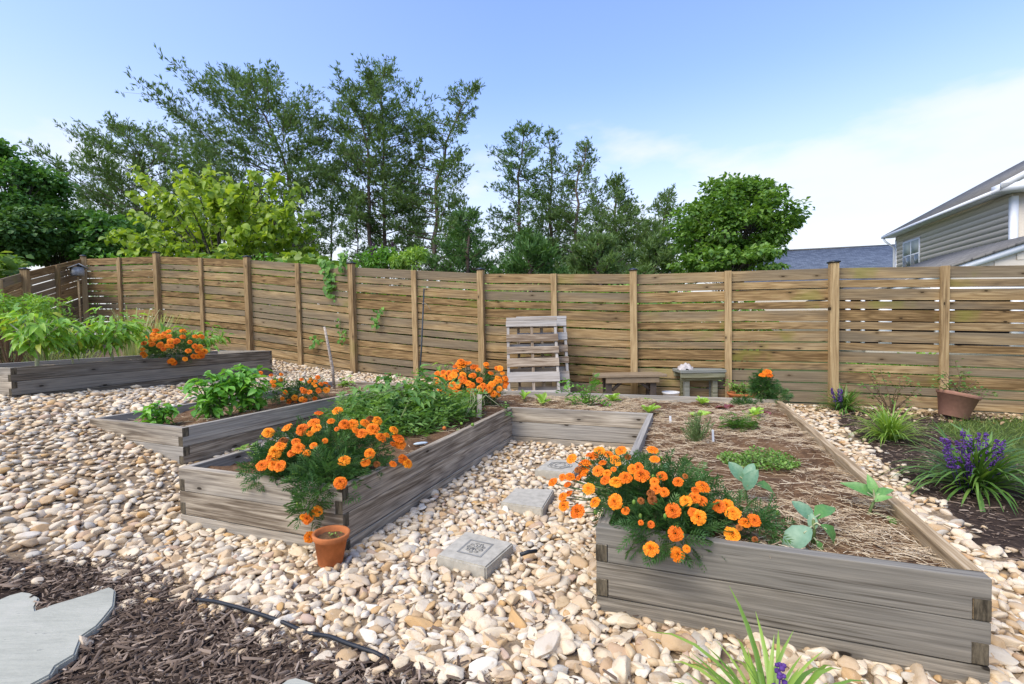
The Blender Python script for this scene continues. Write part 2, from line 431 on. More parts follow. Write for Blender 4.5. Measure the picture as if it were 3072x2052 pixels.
def slatem():
    m = Mat('flagstone', .85, .2); v = m.coord(); a = m.noise(v, 3, 6, .6); b = m.noise(m.coord((4, 22, 4)), 2, 5, .7); s_ = m.noise(v, 60, 2, .5)
    c = m.ramp(m.math('ADD', m.math('MULTIPLY', a, .6), m.math('MULTIPLY', b, .4)), [(.3, (.28, .275, .22)), (.5, (.40, .39, .31)), (.7, (.48, .455, .37))])
    c = m.mix(m.rng(b, .66, .70), c, (.12, .125, .115)); m.color(c).bump(m.math('ADD', b, m.math('MULTIPLY', s_, .4)), .5, .006); return m.m
SLATE = slatem()
RUBBER = plain('black_hose', (0.018, 0.02, 0.024), 0.5, 0.4, 0.2, 30)
WHITEP = plain('white_plastic', (0.72, 0.71, 0.68), 0.5, 0.4, 0.05, 8)
WHITET = plain('white_trim', (0.78, 0.79, 0.80), 0.55, 0.4, 0.03, 5)
CLOTHM = plain('pale_cloth', (0.55, 0.50, 0.47), 0.95, 0.1, 0.25, 14, 0.3)
STAKEM = wood('pale_stick', (0.22, 0.16, 0.11), (0.48, 0.40, 0.32), (0.66, 0.58, 0.49), 1.0, False)
METALD = plain('dark_metal', (0.035, 0.04, 0.042), 0.45, 0.5, 0.2, 20, 0, 0.4)
STONEA = stonem('gravel_stone', False)
STONEO = stonem('river_stone', True)
def soilm():
    m = Mat('soil', 0.95, 0.1); v = m.coord(rand=False)
    a = m.noise(v, 5, 6, 0.65); b = m.noise(v, 45, 4, 0.7)
    c = m.ramp(m.math('ADD', m.math('MULTIPLY', a, 0.6), m.math('MULTIPLY', b, 0.4)), [(0.32, (0.055, 0.033, 0.02)), (0.5, (0.15, 0.085, 0.045)), (0.68, (0.27, 0.165, 0.085))])
    m.color(c).bump(b, 0.9, 0.02); return m.m
SOIL = soilm()
def strawm():
    m = Mat('straw', 0.7, 0.25)
    m.color(m.ramp(m.attr(), [(0.0, (0.10, 0.062, 0.036)), (0.3, (0.24, 0.155, 0.085)), (0.7, (0.48, 0.36, 0.215)), (1.0, (0.66, 0.55, 0.38))])); return m.m
STRAW = strawm()
def chipm():
    m = Mat('wood_chip', 0.9, 0.15)
    m.color(m.ramp(m.attr(), [(0.0, (0.045, 0.029, 0.02)), (0.35, (0.13, 0.09, 0.063)), (0.7, (0.27, 0.20, 0.145)), (1.0, (0.48, 0.38, 0.29))]))
    return m.m
CHIP = chipm()
def groundm(name, a, b, sc, bump=0.6):
    m = Mat(name, 0.95, 0.1); v = m.coord(rand=False)
    n1 = m.noise(v, sc, 6, 0.65)
    m.color(m.ramp(n1, [(0.3, a), (0.7, b)])).bump(n1, bump, 0.02); return m.m
GR_GRAVEL = groundm('gravel_bottom', (0.16, 0.11, 0.065), (0.36, 0.27, 0.17), 30)
GR_MULCH = groundm('mulch_bottom', (0.022, 0.015, 0.011), (0.07, 0.048, 0.035), 25)
GR_LAWN = groundm('lawn_ground', (0.03, 0.05, 0.012), (0.085, 0.115, 0.03), 12)
L_GRASS = leafm('grass_blade', (0.055, 0.10, 0.015), (0.11, 0.19, 0.03), (0.24, 0.27, 0.08), 0.3, 0.5)

# ------------------------------------------------------------------ ground sheet
fence_line = [(p[0], p[1]) for p in FTOP]
inside_poly = fence_line + [(9, -3), (-12, -3), (-12, 5)]
mulch_px = [(0, 1726), (125, 1702), (235, 1688), (380, 1682), (460, 1704), (565, 1768), (655, 1822), (785, 1862), (915, 1918), (1085, 1964), (1245, 1998), (1375, 2012), (1500, 2050)]
mulch_poly = [tuple(onz(x, y, 0.10)[:2]) for x, y in mulch_px] + [(0.05, 1.2), (0.2, -2.9), (-6, -2.9), (-3.2, 1.55)]
mr_px = [(2480, 1248), (2560, 1305), (2640, 1385), (2740, 1470), (2850, 1560), (2960, 1640), (3072, 1718), (3400, 1980)]
mr_edge = [tuple(onz(x, y, 0.08)[:2]) for x, y in mr_px]
mulchr_poly = mr_edge + [(4.5, 1.2), (9, 1.2), (9, 5.2), (6.9, 5.3), (4.25, 6.05)]
lawn_px = [(2790, 1272), (2900, 1262), (3072, 1252), (3500, 1240), (3500, 1420), (3072, 1392), (2960, 1350), (2850, 1312)]
lawn_poly = [tuple(onz(x, y, 0.08)[:2]) for x, y in lawn_px]

xs = np.concatenate([-np.geomspace(700, 11.3, 24), np.arange(-11, 8.01, 0.1), np.geomspace(8.4, 700, 24)])
ys = np.concatenate([-np.geomspace(60, 3.2, 8), np.arange(-3, 13.01, 0.1), np.geomspace(13.5, 1200, 26)])
X, Y = np.meshgrid(xs, ys)
Z = gz(X, Y)
inner = (np.abs(X) < 12) & (Y < 13)
Z = Z + np.where(inner, rng.normal(0, 0.004, X.shape), 0)
nx, ny = len(xs), len(ys)
idx = np.arange(nx * ny).reshape(ny, nx)
Q = np.stack([idx[:-1, :-1], idx[:-1, 1:], idx[1:, 1:], idx[1:, :-1]], -1).reshape(-1, 4)
V = np.stack([X, Y, Z], -1).reshape(-1, 3)
cen = V[Q].mean(1)
mi = np.full(len(Q), 2)
ins = inpoly(cen[:, 0], cen[:, 1], inside_poly)
mi[ins] = 0
mi[ins & inpoly(cen[:, 0], cen[:, 1], mulch_poly)] = 1
mi[ins & inpoly(cen[:, 0], cen[:, 1], mulchr_poly)] = 1
mi[ins & inpoly(cen[:, 0], cen[:, 1], lawn_poly)] = 2
gme = mesh_np('ground', V, Q, [GR_GRAVEL, GR_MULCH, GR_LAWN], None, True, mi)
ground = tag(link('ground', gme), kind='structure')

# ------------------------------------------------------------------ raised beds: frames
UB = dict(o=np.array([1.4487, 1.4155]), az=0.3596, z=0.42)
SB = dict(o=np.array([-2.3756, 3.3739]), az=0.3959, z=0.5303)
LB = dict(o=np.array([-4.9537, 4.6606]), az=0.3503, z=0.8964)
def ab(b, a, c, z=0.0):
    u = np.array([math.sin(b['az']), math.cos(b['az'])]); v = np.array([math.cos(b['az']), -math.sin(b['az'])])
    q = b['o'] + u * a + v * c
    return np.array([q[0], q[1], z])
W1, GAP, W2, CROSS, LEN, LOFF = 1.2096, 1.2837, 1.1933, 2.4748, 3.6272, 0.0586
bR, bG, bL = -W1, -W1 - GAP, -W1 - GAP - W2
U_POLYS = [[ab(UB, 0, bR), ab(UB, 0, 0), ab(UB, LEN, 0), ab(UB, LEN, bR)],
           [ab(UB, CROSS, bG), ab(UB, CROSS, bR), ab(UB, LEN, bR), ab(UB, LEN, bG)],
           [ab(UB, LOFF, bL), ab(UB, LOFF, bG), ab(UB, LEN, bG), ab(UB, LEN, bL)]]
S_POLY = [ab(SB, 0, -1.148), ab(SB, 0, 0), ab(SB, 2.702, 0), ab(SB, 2.702, -1.148)]
L_POLY = [ab(LB, 0, -1.2), ab(LB, 0, 0), ab(LB, 3.151, 0), ab(LB, 3.151, -1.2)]
BED_POLYS = U_POLYS + [S_POLY, L_POLY]
T, BH = 0.045, 0.14
def boards(bed, root, bmat, p, q, rows, laps, side):
    """a stack of boards from p to q (ab coordinates along the outer face); laps: (start, end) in U / L / None; side=+1 keeps the outer face on the right of p->q"""
    P, Qp = ab(bed, *p), ab(bed, *q)
    L = float(np.linalg.norm(Qp - P))
    for k in range(rows):
        h = BH - 0.004
        j = [random.uniform(-0.002, 0.002) for _ in range(4)]
        def endx(lap, upper):
            full = lap is None or (lap == 'U') == upper
            return 0.0 if full else T + 0.001
        a_lo, a_hi, b_lo, b_hi = endx(laps[0], False), endx(laps[0], True), endx(laps[1], False), endx(laps[1], True)
        m = h / 2
        poly = [(a_lo, 0), (L - b_lo, 0), (L - b_lo, m)] + ([(L - b_hi, m)] if b_hi != b_lo else []) + [(L - b_hi, h), (a_hi, h), (a_hi, m)] + ([(a_lo, m)] if a_lo != a_hi else [])
        dd = []
        for pt in poly:
            if not dd or pt != dd[-1]: dd.append(pt)
        # drop straight-through middle points
        clean = [pt for i, pt in enumerate(dd) if not (abs(dd[i - 1][0] - pt[0]) < 1e-9 and abs(dd[(i + 1) % len(dd)][0] - pt[0]) < 1e-9)]
        me = prism('board', clean, 0, T, bmat or BEDW, 0.0035, 2)
        for vv in me.vertices:      # worn, slightly wavy edges
            vv.co.y += 0.0016 * math.sin(vv.co.x * 9 + k) + j[0]
            vv.co.z += 0.0012 * math.sin(vv.co.x * 5 + 2 * k)
        d = (Qp - P) / L
        z = bed['z'] - BH * (k + 1) + 0.002
        Mx = frame((P[0], P[1], z), (d[0], d[1], 0))
        if side < 0:
            Mx = frame((Qp[0], Qp[1], z), (-d[0], -d[1], 0))
        link('board', me, root, Mx)
ubed = empty('raised_bed', ab(UB, 1.8, -1.8, 0), 'large U-shaped raised garden bed of weathered planks around stepping stones', 'garden bed')
# frame(): local y = z cross x, so boards run with the soil on the left of their direction
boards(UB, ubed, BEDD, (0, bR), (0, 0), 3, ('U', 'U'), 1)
boards(UB, ubed, NEWW, (0, 0), (LEN, 0), 3, ('L', 'L'), 1)
boards(UB, ubed, 0, (CROSS, bR), (0, bR), 3, (None, 'L'), 1)
boards(UB, ubed, 0, (CROSS, bG - T), (CROSS, bR + T), 3, (None, None), 1)
boards(UB, ubed, BEDW, (LOFF, bG), (CROSS, bG), 3, ('L', None), 1)
boards(UB, ubed, 0, (LOFF, bL), (LOFF, bG), 3, ('U', 'U'), 1)
boards(UB, ubed, 0, (LEN, bL), (LOFF, bL), 3, ('L', 'L'), 1)
boards(UB, ubed, 0, (LEN, 0), (LEN, bL), 3, ('U', 'U'), 1)
sbed = empty('raised_bed', ab(SB, 1.35, -0.57, 0.2), 'short raised garden bed with basil and small marigolds, half sunk in the gravel slope', 'garden bed')
boards(SB, sbed, 0, (0, -1.148), (0, 0), 3, ('U', 'U'), 1)
boards(SB, sbed, 0, (0, 0), (2.702, 0), 3, ('L', 'L'), 1)
boards(SB, sbed, 0, (2.702, -1.148), (0, -1.148), 3, ('L', 'L'), 1)
boards(SB, sbed, 0, (2.702, 0), (2.702, -1.148), 3, ('U', 'U'), 1)
lbed = empty('raised_bed', ab(LB, 1.6, -0.6, 0.5), 'raised garden bed of dark weathered planks filled with pepper plants', 'garden bed')
boards(LB, lbed, 0, (0, -1.2), (0, 0), 3, ('U', 'U'), 1)
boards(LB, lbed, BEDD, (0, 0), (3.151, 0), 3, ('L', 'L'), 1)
boards(LB, lbed, 0, (3.151, -1.2), (0, -1.2), 3, ('L', 'L'), 1)
boards(LB, lbed, 0, (3.151, 0), (3.151, -1.2), 3, ('U', 'U'), 1)

# soil and straw inside the beds
def soil_h(bed, a, c):
    return 0.018 * np.sin(a * 5.1 + 1) * np.sin(c * 6.3) + 0.012 * np.sin(a * 13 + c * 9) + 0.008 * np.sin(a * 29 - c * 23)
def soil_patch(g, bed, a0, a1, c0, c1, drop):
    na, nc = max(3, int((a1 - a0) / 0.04)), max(3, int((c1 - c0) / 0.04))
    A, C = np.meshgrid(np.linspace(a0, a1, na), np.linspace(c0, c1, nc))
    u = np.array([math.sin(bed['az']), math.cos(bed['az'])]); v = np.array([math.cos(bed['az']), -math.sin(bed['az'])])
    edge = np.minimum(np.minimum(A - a0, a1 - A), np.minimum(C - c0, c1 - C))
    z = bed['z'] - drop + soil_h(bed, A, C) - 0.02 * np.exp(-edge / 0.08) + rng.normal(0, 0.005, A.shape)
    P = np.stack([bed['o'][0] + A * u[0] + C * v[0], bed['o'][1] + A * u[1] + C * v[1], z], -1).reshape(-1, 3)
    i = np.arange(na * nc).reshape(nc, na)
    g.add(P, Q=np.stack([i[:-1, :-1], i[1:, :-1], i[1:, 1:], i[:-1, 1:]], -1).reshape(-1, 4))
UDROP, SDROP, LDROP = 0.052, 0.06, 0.075
def bed_z(bed, drop, a, c): return bed['z'] - drop + soil_h(bed, np.asarray(a), np.asarray(c))
g = Geo()
e = T - 0.004
soil_patch(g, UB, e, LEN - e, bR + e, -e, UDROP)
soil_patch(g, UB, CROSS + e, LEN - e, bG - e, bR + e + 0.002, UDROP)
soil_patch(g, UB, LOFF + e, LEN - e, bL + e, bG - e, UDROP)
g.obj('soil', SOIL, ubed, True)
g = Geo(); soil_patch(g, SB, e, 2.702 - e, -1.148 + e, -e, SDROP); g.obj('soil', SOIL, sbed, True)
g = Geo(); soil_patch(g, LB, e, 3.151 - e, -1.2 + e, -e, LDROP); g.obj('soil', SOIL, lbed, True)
# straw: a bent flat stem of two pieces
STR = (np.array([(-.5, -.5, 0), (.5, -.5, 0), (.6, 0, .35), (-.4, 0, .35), (.5, .5, 0), (-.5, .5, 0), (0, -.5, .8), (0.1, 0, 1.1), (0, .5, .8)], float),
       np.array([(0, 6, 7), (0, 7, 3), (1, 2, 7), (1, 7, 6), (3, 7, 8), (3, 8, 5), (2, 4, 8), (2, 8, 7)]))
def straw(g, bed, drop, n, a0, a1, c0, c1, dens=None, col=(0.15, 1.0), lift=0.012):
    a = rng.uniform(a0, a1, n); c = rng.uniform(c0, c1, n)
    pn = 0.5 + 0.25 * np.sin(a * 3.3 + c * 2.1 + 1.0) + 0.25 * np.sin(a * 1.7 - c * 5.1 + 0.4) + 0.18 * np.sin(a * 7.9 + c * 6.7)
    keep = rng.uniform(0, 1, n) < np.clip(pn, 0.12, 1)
    a, c = a[keep], c[keep]; n = len(a)
    u = np.array([math.sin(bed['az']), math.cos(bed['az'])]); v = np.array([math.cos(bed['az']), -math.sin(bed['az'])])
    P = np.stack([bed['o'][0] + a * u[0] + c * v[0], bed['o'][1] + a * u[1] + c * v[1], bed_z(bed, drop, a, c) + rng.uniform(0.0, lift, n) + 0.003], -1)
    D = rdir(n, -0.12, 0.14)
    U = np.tile([0, 0, 1.0], (n, 1)) + rng.normal(0, 0.2, (n, 3))
    Ln = np.clip(rng.lognormal(-3.0, 0.55, n), 0.015, 0.18); Wd = rng.uniform(0.0011, 0.0027, n)
    M = frames_np(D, U, np.stack([Wd, Ln, Wd], -1))
    g.scatter(STR, M, P, rng.uniform(*col, n) ** 0.9)
g = Geo()
straw(g, UB, UDROP, 19000, 0.05, LEN - 0.05, bR + 0.05, -0.05)
straw(g, UB, UDROP, 9000, CROSS + 0.05, LEN - 0.05, bG, bR)
straw(g, UB, UDROP, 2600, LOFF + 0.4, LEN - 0.05, bL + 0.05, bG - 0.05)
tag(g.obj('straw_mulch', STRAW, ubed), kind='stuff')
g = Geo(); straw(g, SB, SDROP, 2200, 0.05, 2.65, -1.1, -0.05); tag(g.obj('straw_mulch', STRAW, sbed), kind='stuff')
g = Geo(); straw(g, LB, LDROP, 1400, 0.05, 3.1, -1.15, -0.05); tag(g.obj('straw_mulch', STRAW, lbed), kind='stuff')

# ------------------------------------------------------------------ stones
def ico(sub):
    bm = bmesh.new(); bmesh.ops.create_icosphere(bm, subdivisions=sub, radius=1.0)
    V = np.array([v.co[:] for v in bm.verts]); Tt = np.array([[v.index for v in f.verts] for f in bm.faces]); bm.free()
    return V, Tt
def stone_tpl(sub, k):
    r = np.random.default_rng(100 + k)
    V, Tt = ico(sub)
    V = V.copy()
    for _ in range(r.integers(6, 12)):            # cut facets, then round
        nrm = r.normal(size=3); nrm /= np.linalg.norm(nrm); h = r.uniform(0.36, 0.80)
        d = V @ nrm - h
        V -= np.outer(np.clip(d, 0, None) * r.uniform(0.9, 1.0), nrm)
    V *= (1 + r.normal(0, 0.03, (len(V), 1)))
    return V, Tt
ST2 = [stone_tpl(3, k) for k in range(10)]
ST1 = [stone_tpl(2, k) for k in range(10)]
ST0 = [stone_tpl(1, k + 30) for k in range(8)]
# stepping stones and other flat things that keep the gravel off
step_px = [[(1309, 1665), (1398, 1592), (1541, 1628), (1457, 1702)], [(1501, 1506), (1545, 1464), (1663, 1467), (1628, 1525)], [(1603, 1408), (1650, 1377), (1750, 1383), (1717, 1420)]]
step_poly = [[onz(x, y, 0.135) for x, y in s] for s in step_px]
flag_px = [(0, 1792), (69, 1774), (96, 1778), (119, 1792), (106, 1819), (109, 1830), (160, 1812), (215, 1796), (275, 1778), (330, 1759), (347, 1769), (342, 1815), (318, 1846), (292, 1876), (246, 1907), (226, 1961), (169, 1995), (153, 2022), (96, 2052), (40, 2140), (-420, 2140), (-420, 1850), (-200, 1800)]
flag_poly = [onz(x, y, 0.118) for x, y in flag_px]
flag2_px = [(835, 2056), (862, 2036), (890, 2030), (925, 2040), (962, 2054), (1000, 2110), (980, 2300), (760, 2280), (800, 2120)]
flag2_poly = [onz(x, y, 0.112) for x, y in flag2_px]
pot_c = ong(992, 1700)
def blocked(x, y, grow=0.0):
    b = np.zeros(x.shape, bool)
    for p in BED_POLYS:
        c = np.mean(np.array(p)[:, :2], 0)
        b |= inpoly(x, y, [c + (np.array(q)[:2] - c) * (1 + grow) for q in p])
    for p in step_poly: b |= inpoly(x, y, p)
    return b
def stone_field(n, x0, x1, y0, y1):
    x = rng.uniform(x0, x1, n); y = rng.uniform(y0, y1, n)
    return x, y
def jgrid(x0, x1, y0, y1, s):
    X, Y = np.meshgrid(np.arange(x0, x1, s), np.arange(y0, y1, s))
    X = X + rng.uniform(-.5, .5, X.shape) * s; Y = Y + rng.uniform(-.5, .5, Y.shape) * s
    return X.ravel(), Y.ravel()
def gravel_mask(x, y, soft=0.10):
    q = rng.normal(0, soft, (2, len(x)))
    ok = inpoly(x, y, inside_poly) & ~blocked(x, y)
    ok &= ~inpoly(x + q[0], y + q[1], mulch_poly) & ~inpoly(x + q[0] * .7, y + q[1] * .7, mulchr_poly) & ~inpoly(x + q[0] * .7, y + q[1] * .7, lawn_poly)
    return ok
xs_, ys_, sz_ = [], [], []
for s, lo, hi, lim in ((0.0325, 0.0115, 0.025, (0, 3.2)), (0.043, 0.014, 0.029, (3.2, 5.2)), (0.058, 0.019, 0.035, (5.2, 11))):
    x, y = jgrid(-9.5, 5.2, 0.85, 10.6, s)
    d = np.hypot(x, y)
    k = (d >= lim[0]) & (d < lim[1]) & (np.abs(x) < y * 1.35 + 1.2)
    x, y = x[k], y[k]
    k = gravel_mask(x, y)
    x, y = x[k], y[k]
    xs_.append(x); ys_.append(y); sz_.append(rng.uniform(lo, hi, len(x)) * np.where(rng.uniform(0, 1, len(x)) < 0.2, 1.35, 1.0))
x, y = jgrid(-5, 4.2, 0.95, 5.5, 0.135)          # bigger stones among them
k = gravel_mask(x, y, 0.05) & (np.abs(x) < y * 1.3 + 1) & (rng.uniform(0, 1, len(x)) < 0.8)
xs_.append(x[k]); ys_.append(y[k]); sz_.append(rng.uniform(0.022, 0.040, k.sum()))
x, y = jgrid(-0.2, 2.2, 1.2, 2.3, 0.15)          # the cobbles in front of the wide bed end
k = gravel_mask(x, y, 0.02) & (y < 1.75 - 0.2 * x + 0.25)
xs_.append(x[k]); ys_.append(y[k]); sz_.append(rng.uniform(0.022, 0.042, k.sum()))
x, y = jgrid(-2.6, 0.3, 1.1, 2.1, 0.16)          # strays on the bark
k = inpoly(x, y, mulch_poly) & (rng.uniform(0, 1, len(x)) < 0.16) & ~inpoly(x, y, flag_poly) & ~inpoly(x, y, flag2_poly)
xs_.append(x[k]); ys_.append(y[k]); sz_.append(rng.uniform(0.014, 0.036, k.sum()))
for px, py, s in ((590, 1650 + 190, .0), (355, 1815, .026), (710, 1925, .030), (575, 1778, .026), (375, 1740, .026), (825, 1637, .036), (912, 1654, .036), (1775, 1805, .055), (1680, 1920, .085), (1770, 1890, .06), (1935, 1965, .075), (2025, 1950, .06), (1850, 1940, .06), (1645, 1960, .075), (1610, 1998, .06), (1870, 2030, .07)):
    if s:
        P = ong(px, py); xs_.append([P[0]]); ys_.append([P[1]]); sz_.append([s * .62])
x = np.concatenate(xs_); y = np.concatenate(ys_); sz = np.concatenate(sz_)
k = ~((np.hypot(x - pot_c[0], y - pot_c[1]) < 0.045))
x, y, sz = x[k], y[k], sz[k]
n = len(x)
z = gz(x, y) + sz * rng.uniform(0.05, 0.55, n)
asp = np.stack([rng.uniform(0.85, 1.2, n), rng.uniform(1.1, 2.0, n), rng.uniform(0.5, 0.95, n)], -1) * sz[:, None]
D = rdir(n, -0.28, 0.28); U = np.tile([0, 0, 1.0], (n, 1)) + rng.normal(0, 0.28, (n, 3))
M = frames_np(D, U, asp)
P = np.stack([x, y, z], -1)
rn = rng.uniform(0, 1, n)
pp = pix(P)
onscreen = (pp[:, 0] > 20) & (pp[:, 0] < 3052) & (pp[:, 1] > 900) & (pp[:, 1] < 2040) & (pp[:, 2] > 0.5)
score = np.where(onscreen, sz / pp[:, 2], 0)
big = np.argsort(-score)[:300]
isbig = np.zeros(n, bool); isbig[big] = True
tid = rng.integers(0, 10, n)
stone_me = [mesh_np('stone', t[0], t[1], STONEO, None, True) for t in ST2]
for i in big: link('stone', stone_me[tid[i]], ground, m4(M[i], P[i]))
g = Geo()
dist = pp[:, 2]
for k in range(10):
    near = (dist < 1.8) | ((dist < 3.0) & (sz > .0185))
    s = ~isbig & (tid == k) & near
    g.scatter(ST1[k], M[s], P[s], rn[s])
    s = ~isbig & (tid == k) & ~near
    g.scatter(ST0[k % 8], M[s], P[s], rn[s])
tag(g.obj('gravel', STONEA, ground, True), kind='stuff')
print('stones', n)

# bark mulch
CH_T = (np.array([(-.5, -.5, 0), (.5, -.4, 0), (.35, .5, 0), (-.3, .45, 0), (-.3, -.4, 1), (.35, -.3, .8), (.2, .4, 1), (-.15, .35, .8)], float),
        np.array([(4, 5, 6), (4, 6, 7), (0, 1, 5), (0, 5, 4), (1, 2, 6), (1, 6, 5), (2, 3, 7), (2, 7, 6), (3, 0, 4), (3, 4, 7)]))
g = Geo()
def chips(poly, n, x0, x1, y0, y1, lim=None, soft=0.05, dry=False):
    x = rng.uniform(x0, x1, n); y = rng.uniform(y0, y1, n)
    q = rng.normal(0, soft, (2, n))
    k = inpoly(x + q[0], y + q[1], poly) & ~blocked(x, y) & ~inpoly(x, y, flag_poly) & ~inpoly(x, y, flag2_poly) & inpoly(x, y, inside_poly) & ~inpoly(x, y, lawn_poly)
    x, y = x[k], y[k]; m = len(x)
    Ln = np.clip(rng.lognormal(-3.65, 0.5, m), 0.010, 0.09); Wd = np.clip(Ln * rng.uniform(0.07, 0.26, m), .002, .012); Th = Wd * rng.uniform(0.25, 0.6, m)
    P = np.stack([x, y, gz(x, y) + rng.uniform(0.002, 0.022, m)], -1)
    Mx = frames_np(rdir(m, -0.2, 0.25), np.tile([0, 0, 1.0], (m, 1)) + rng.normal(0, 0.35, (m, 3)), np.stack([Wd, Ln, Th], -1))
    g.scatter(CH_T, Mx, P, np.clip(rng.beta(1.7, 2.6, m), 0, 1))
chips(mulch_poly, 34000, -2.9, 0.35, 0.95, 2.4)
chips(mulchr_poly, 17000, 1.9, 5.6, 1.8, 6.2, None, 0.08)
chips([(-2.5, 1.0), (1.5, 1.0), (1.5, 2.2), (-2.5, 2.2)], 900, -1.8, 0.9, 1.1, 2.0)
tag(g.obj('bark_mulch', CHIP, ground), kind='stuff')
# ------------------------------------------------------------------ fence
fence = empty('wooden_fence', (FTOP[5][0], FTOP[5][1], FTOP[5][2] - FH), 'tall brown wooden privacy fence of alternating wide and narrow horizontal slats', 'fence')
PT = 0.10
rows = []
zt = 0.0
for k in range(13):
    h = 0.141 if k % 2 == 0 else 0.096
    rows.append((zt, h)); zt += h + 0.0182
rows.append((zt - 0.006, 0.12))
def bisect(i):
    a = FTOP[max(i - 1, 0)]; b = FTOP[min(i + 1, len(FTOP) - 1)]
    d = (b - a)[:2]; return d / np.linalg.norm(d)
for i, p in enumerate(FTOP):
    d = bisect(i)
    nrm = np.array([d[1], -d[0]])                    # towards the garden
    base = p[:2] + nrm * 0.085 + d * PT / 2
    # local x must point up for the grain to run along the post
    zb = p[2] - FH - 0.35
    Lp = FH + 0.40 + random.uniform(-0.005, 0.02)
    me = rectprism('post', Lp, PT, PT, POSTW, 0.004)
    Mx = Matrix(((0, -nrm[0], -d[0], base[0]), (0, -nrm[1], -d[1], base[1]), (1, 0, 0, zb), (0, 0, 0, 1)))
    po = link('post', me, fence, Mx)
    g = Geo()
    c = 0.062
    V = [(Lp, -0.012, -0.012), (Lp, PT + .012, -.012), (Lp, PT + .012, PT + .012), (Lp, -.012, PT + .012),
         (Lp + .018, -0.012, -0.012), (Lp + .018, PT + .012, -.012), (Lp + .018, PT + .012, PT + .012), (Lp + .018, -.012, PT + .012), (Lp + .042, PT / 2, PT / 2)]
    g.add(V, T=[(4, 5, 8), (5, 6, 8), (6, 7, 8), (7, 4, 8)], Q=[(0, 1, 5, 4), (1, 2, 6, 5), (2, 3, 7, 6), (3, 0, 4, 7), (3, 2, 1, 0)])
    co = g.obj('cap', CAPM); co.parent = po
for i in range(len(FTOP) - 1):
    A, B = FTOP[i], FTOP[i + 1]
    ab_ = B - A; L = float(np.linalg.norm(ab_)); d2 = ab_[:2] / np.linalg.norm(ab_[:2]); nrm = np.array([d2[1], -d2[0]])
    for k, (zt, h) in enumerate(rows):
        if i in (0,) and k > 13: continue
        me = rectprism('slat', L - 0.06, 0.021, h + random.uniform(-.002, .003), FENW, 0.002)
        sag = random.uniform(-.0045, .0045)
        bow = random.uniform(-.004, .004)
        for vv in me.vertices: vv.co.y += bow * math.sin(vv.co.x / L * math.pi)
        o = A + ab_ / L * 0.03
        tw = random.uniform(-0.004, 0.004)
        Mx = frame((o[0], o[1], o[2] - zt - h + sag), (ab_[0], ab_[1], ab_[2] + tw))
        link('slat', me, fence, Mx)
    mid = (A + B) / 2                                  # lighter stud in front of the slats, half way
    zb = mid[2] - FH - 0.3; Lp = FH + 0.3 + 0.004
    me = rectprism('stud', Lp, 0.042, 0.088, POSTW, 0.003)
    base = mid[:2] + nrm * 0.044 + d2 * 0.044
    Mx = Matrix(((0, -nrm[0], -d2[0], base[0]), (0, -nrm[1], -d2[1], base[1]), (1, 0, 0, zb), (0, 0, 0, 1)))
    link('stud', me, fence, Mx)

# ------------------------------------------------------------------ paving pieces
def slab(name, poly, z0, z1, mat, label, cat, group=None, bev=0.006, parent=None):
    bm = bmesh.new()
    f = bm.faces.new([bm.verts.new((p[0], p[1], z0)) for p in poly])
    ex = bmesh.ops.extrude_face_region(bm, geom=[f])
    for v in ex['geom']:
        if isinstance(v, bmesh.types.BMVert): v.co.z = z1
    bmesh.ops.recalc_face_normals(bm, faces=bm.faces)
    bmesh.ops.bevel(bm, geom=list(bm.edges), offset=bev, segments=2, affect='EDGES', clamp_overlap=True)
    me = bpy.data.meshes.new(name); bm.to_mesh(me); bm.free(); me.materials.append(mat)
    o = bpy.data.objects.new(name, me); COL.objects.link(o)
    if parent is not None: o.parent = parent
    else: tag(o, label, cat, group)
    return o
labs = ['square concrete stepping stone with a leaf pressed in a framed square', 'plain square concrete stepping stone between the patterned ones', 'square concrete stepping stone with a round knot pattern beside the cross planks']
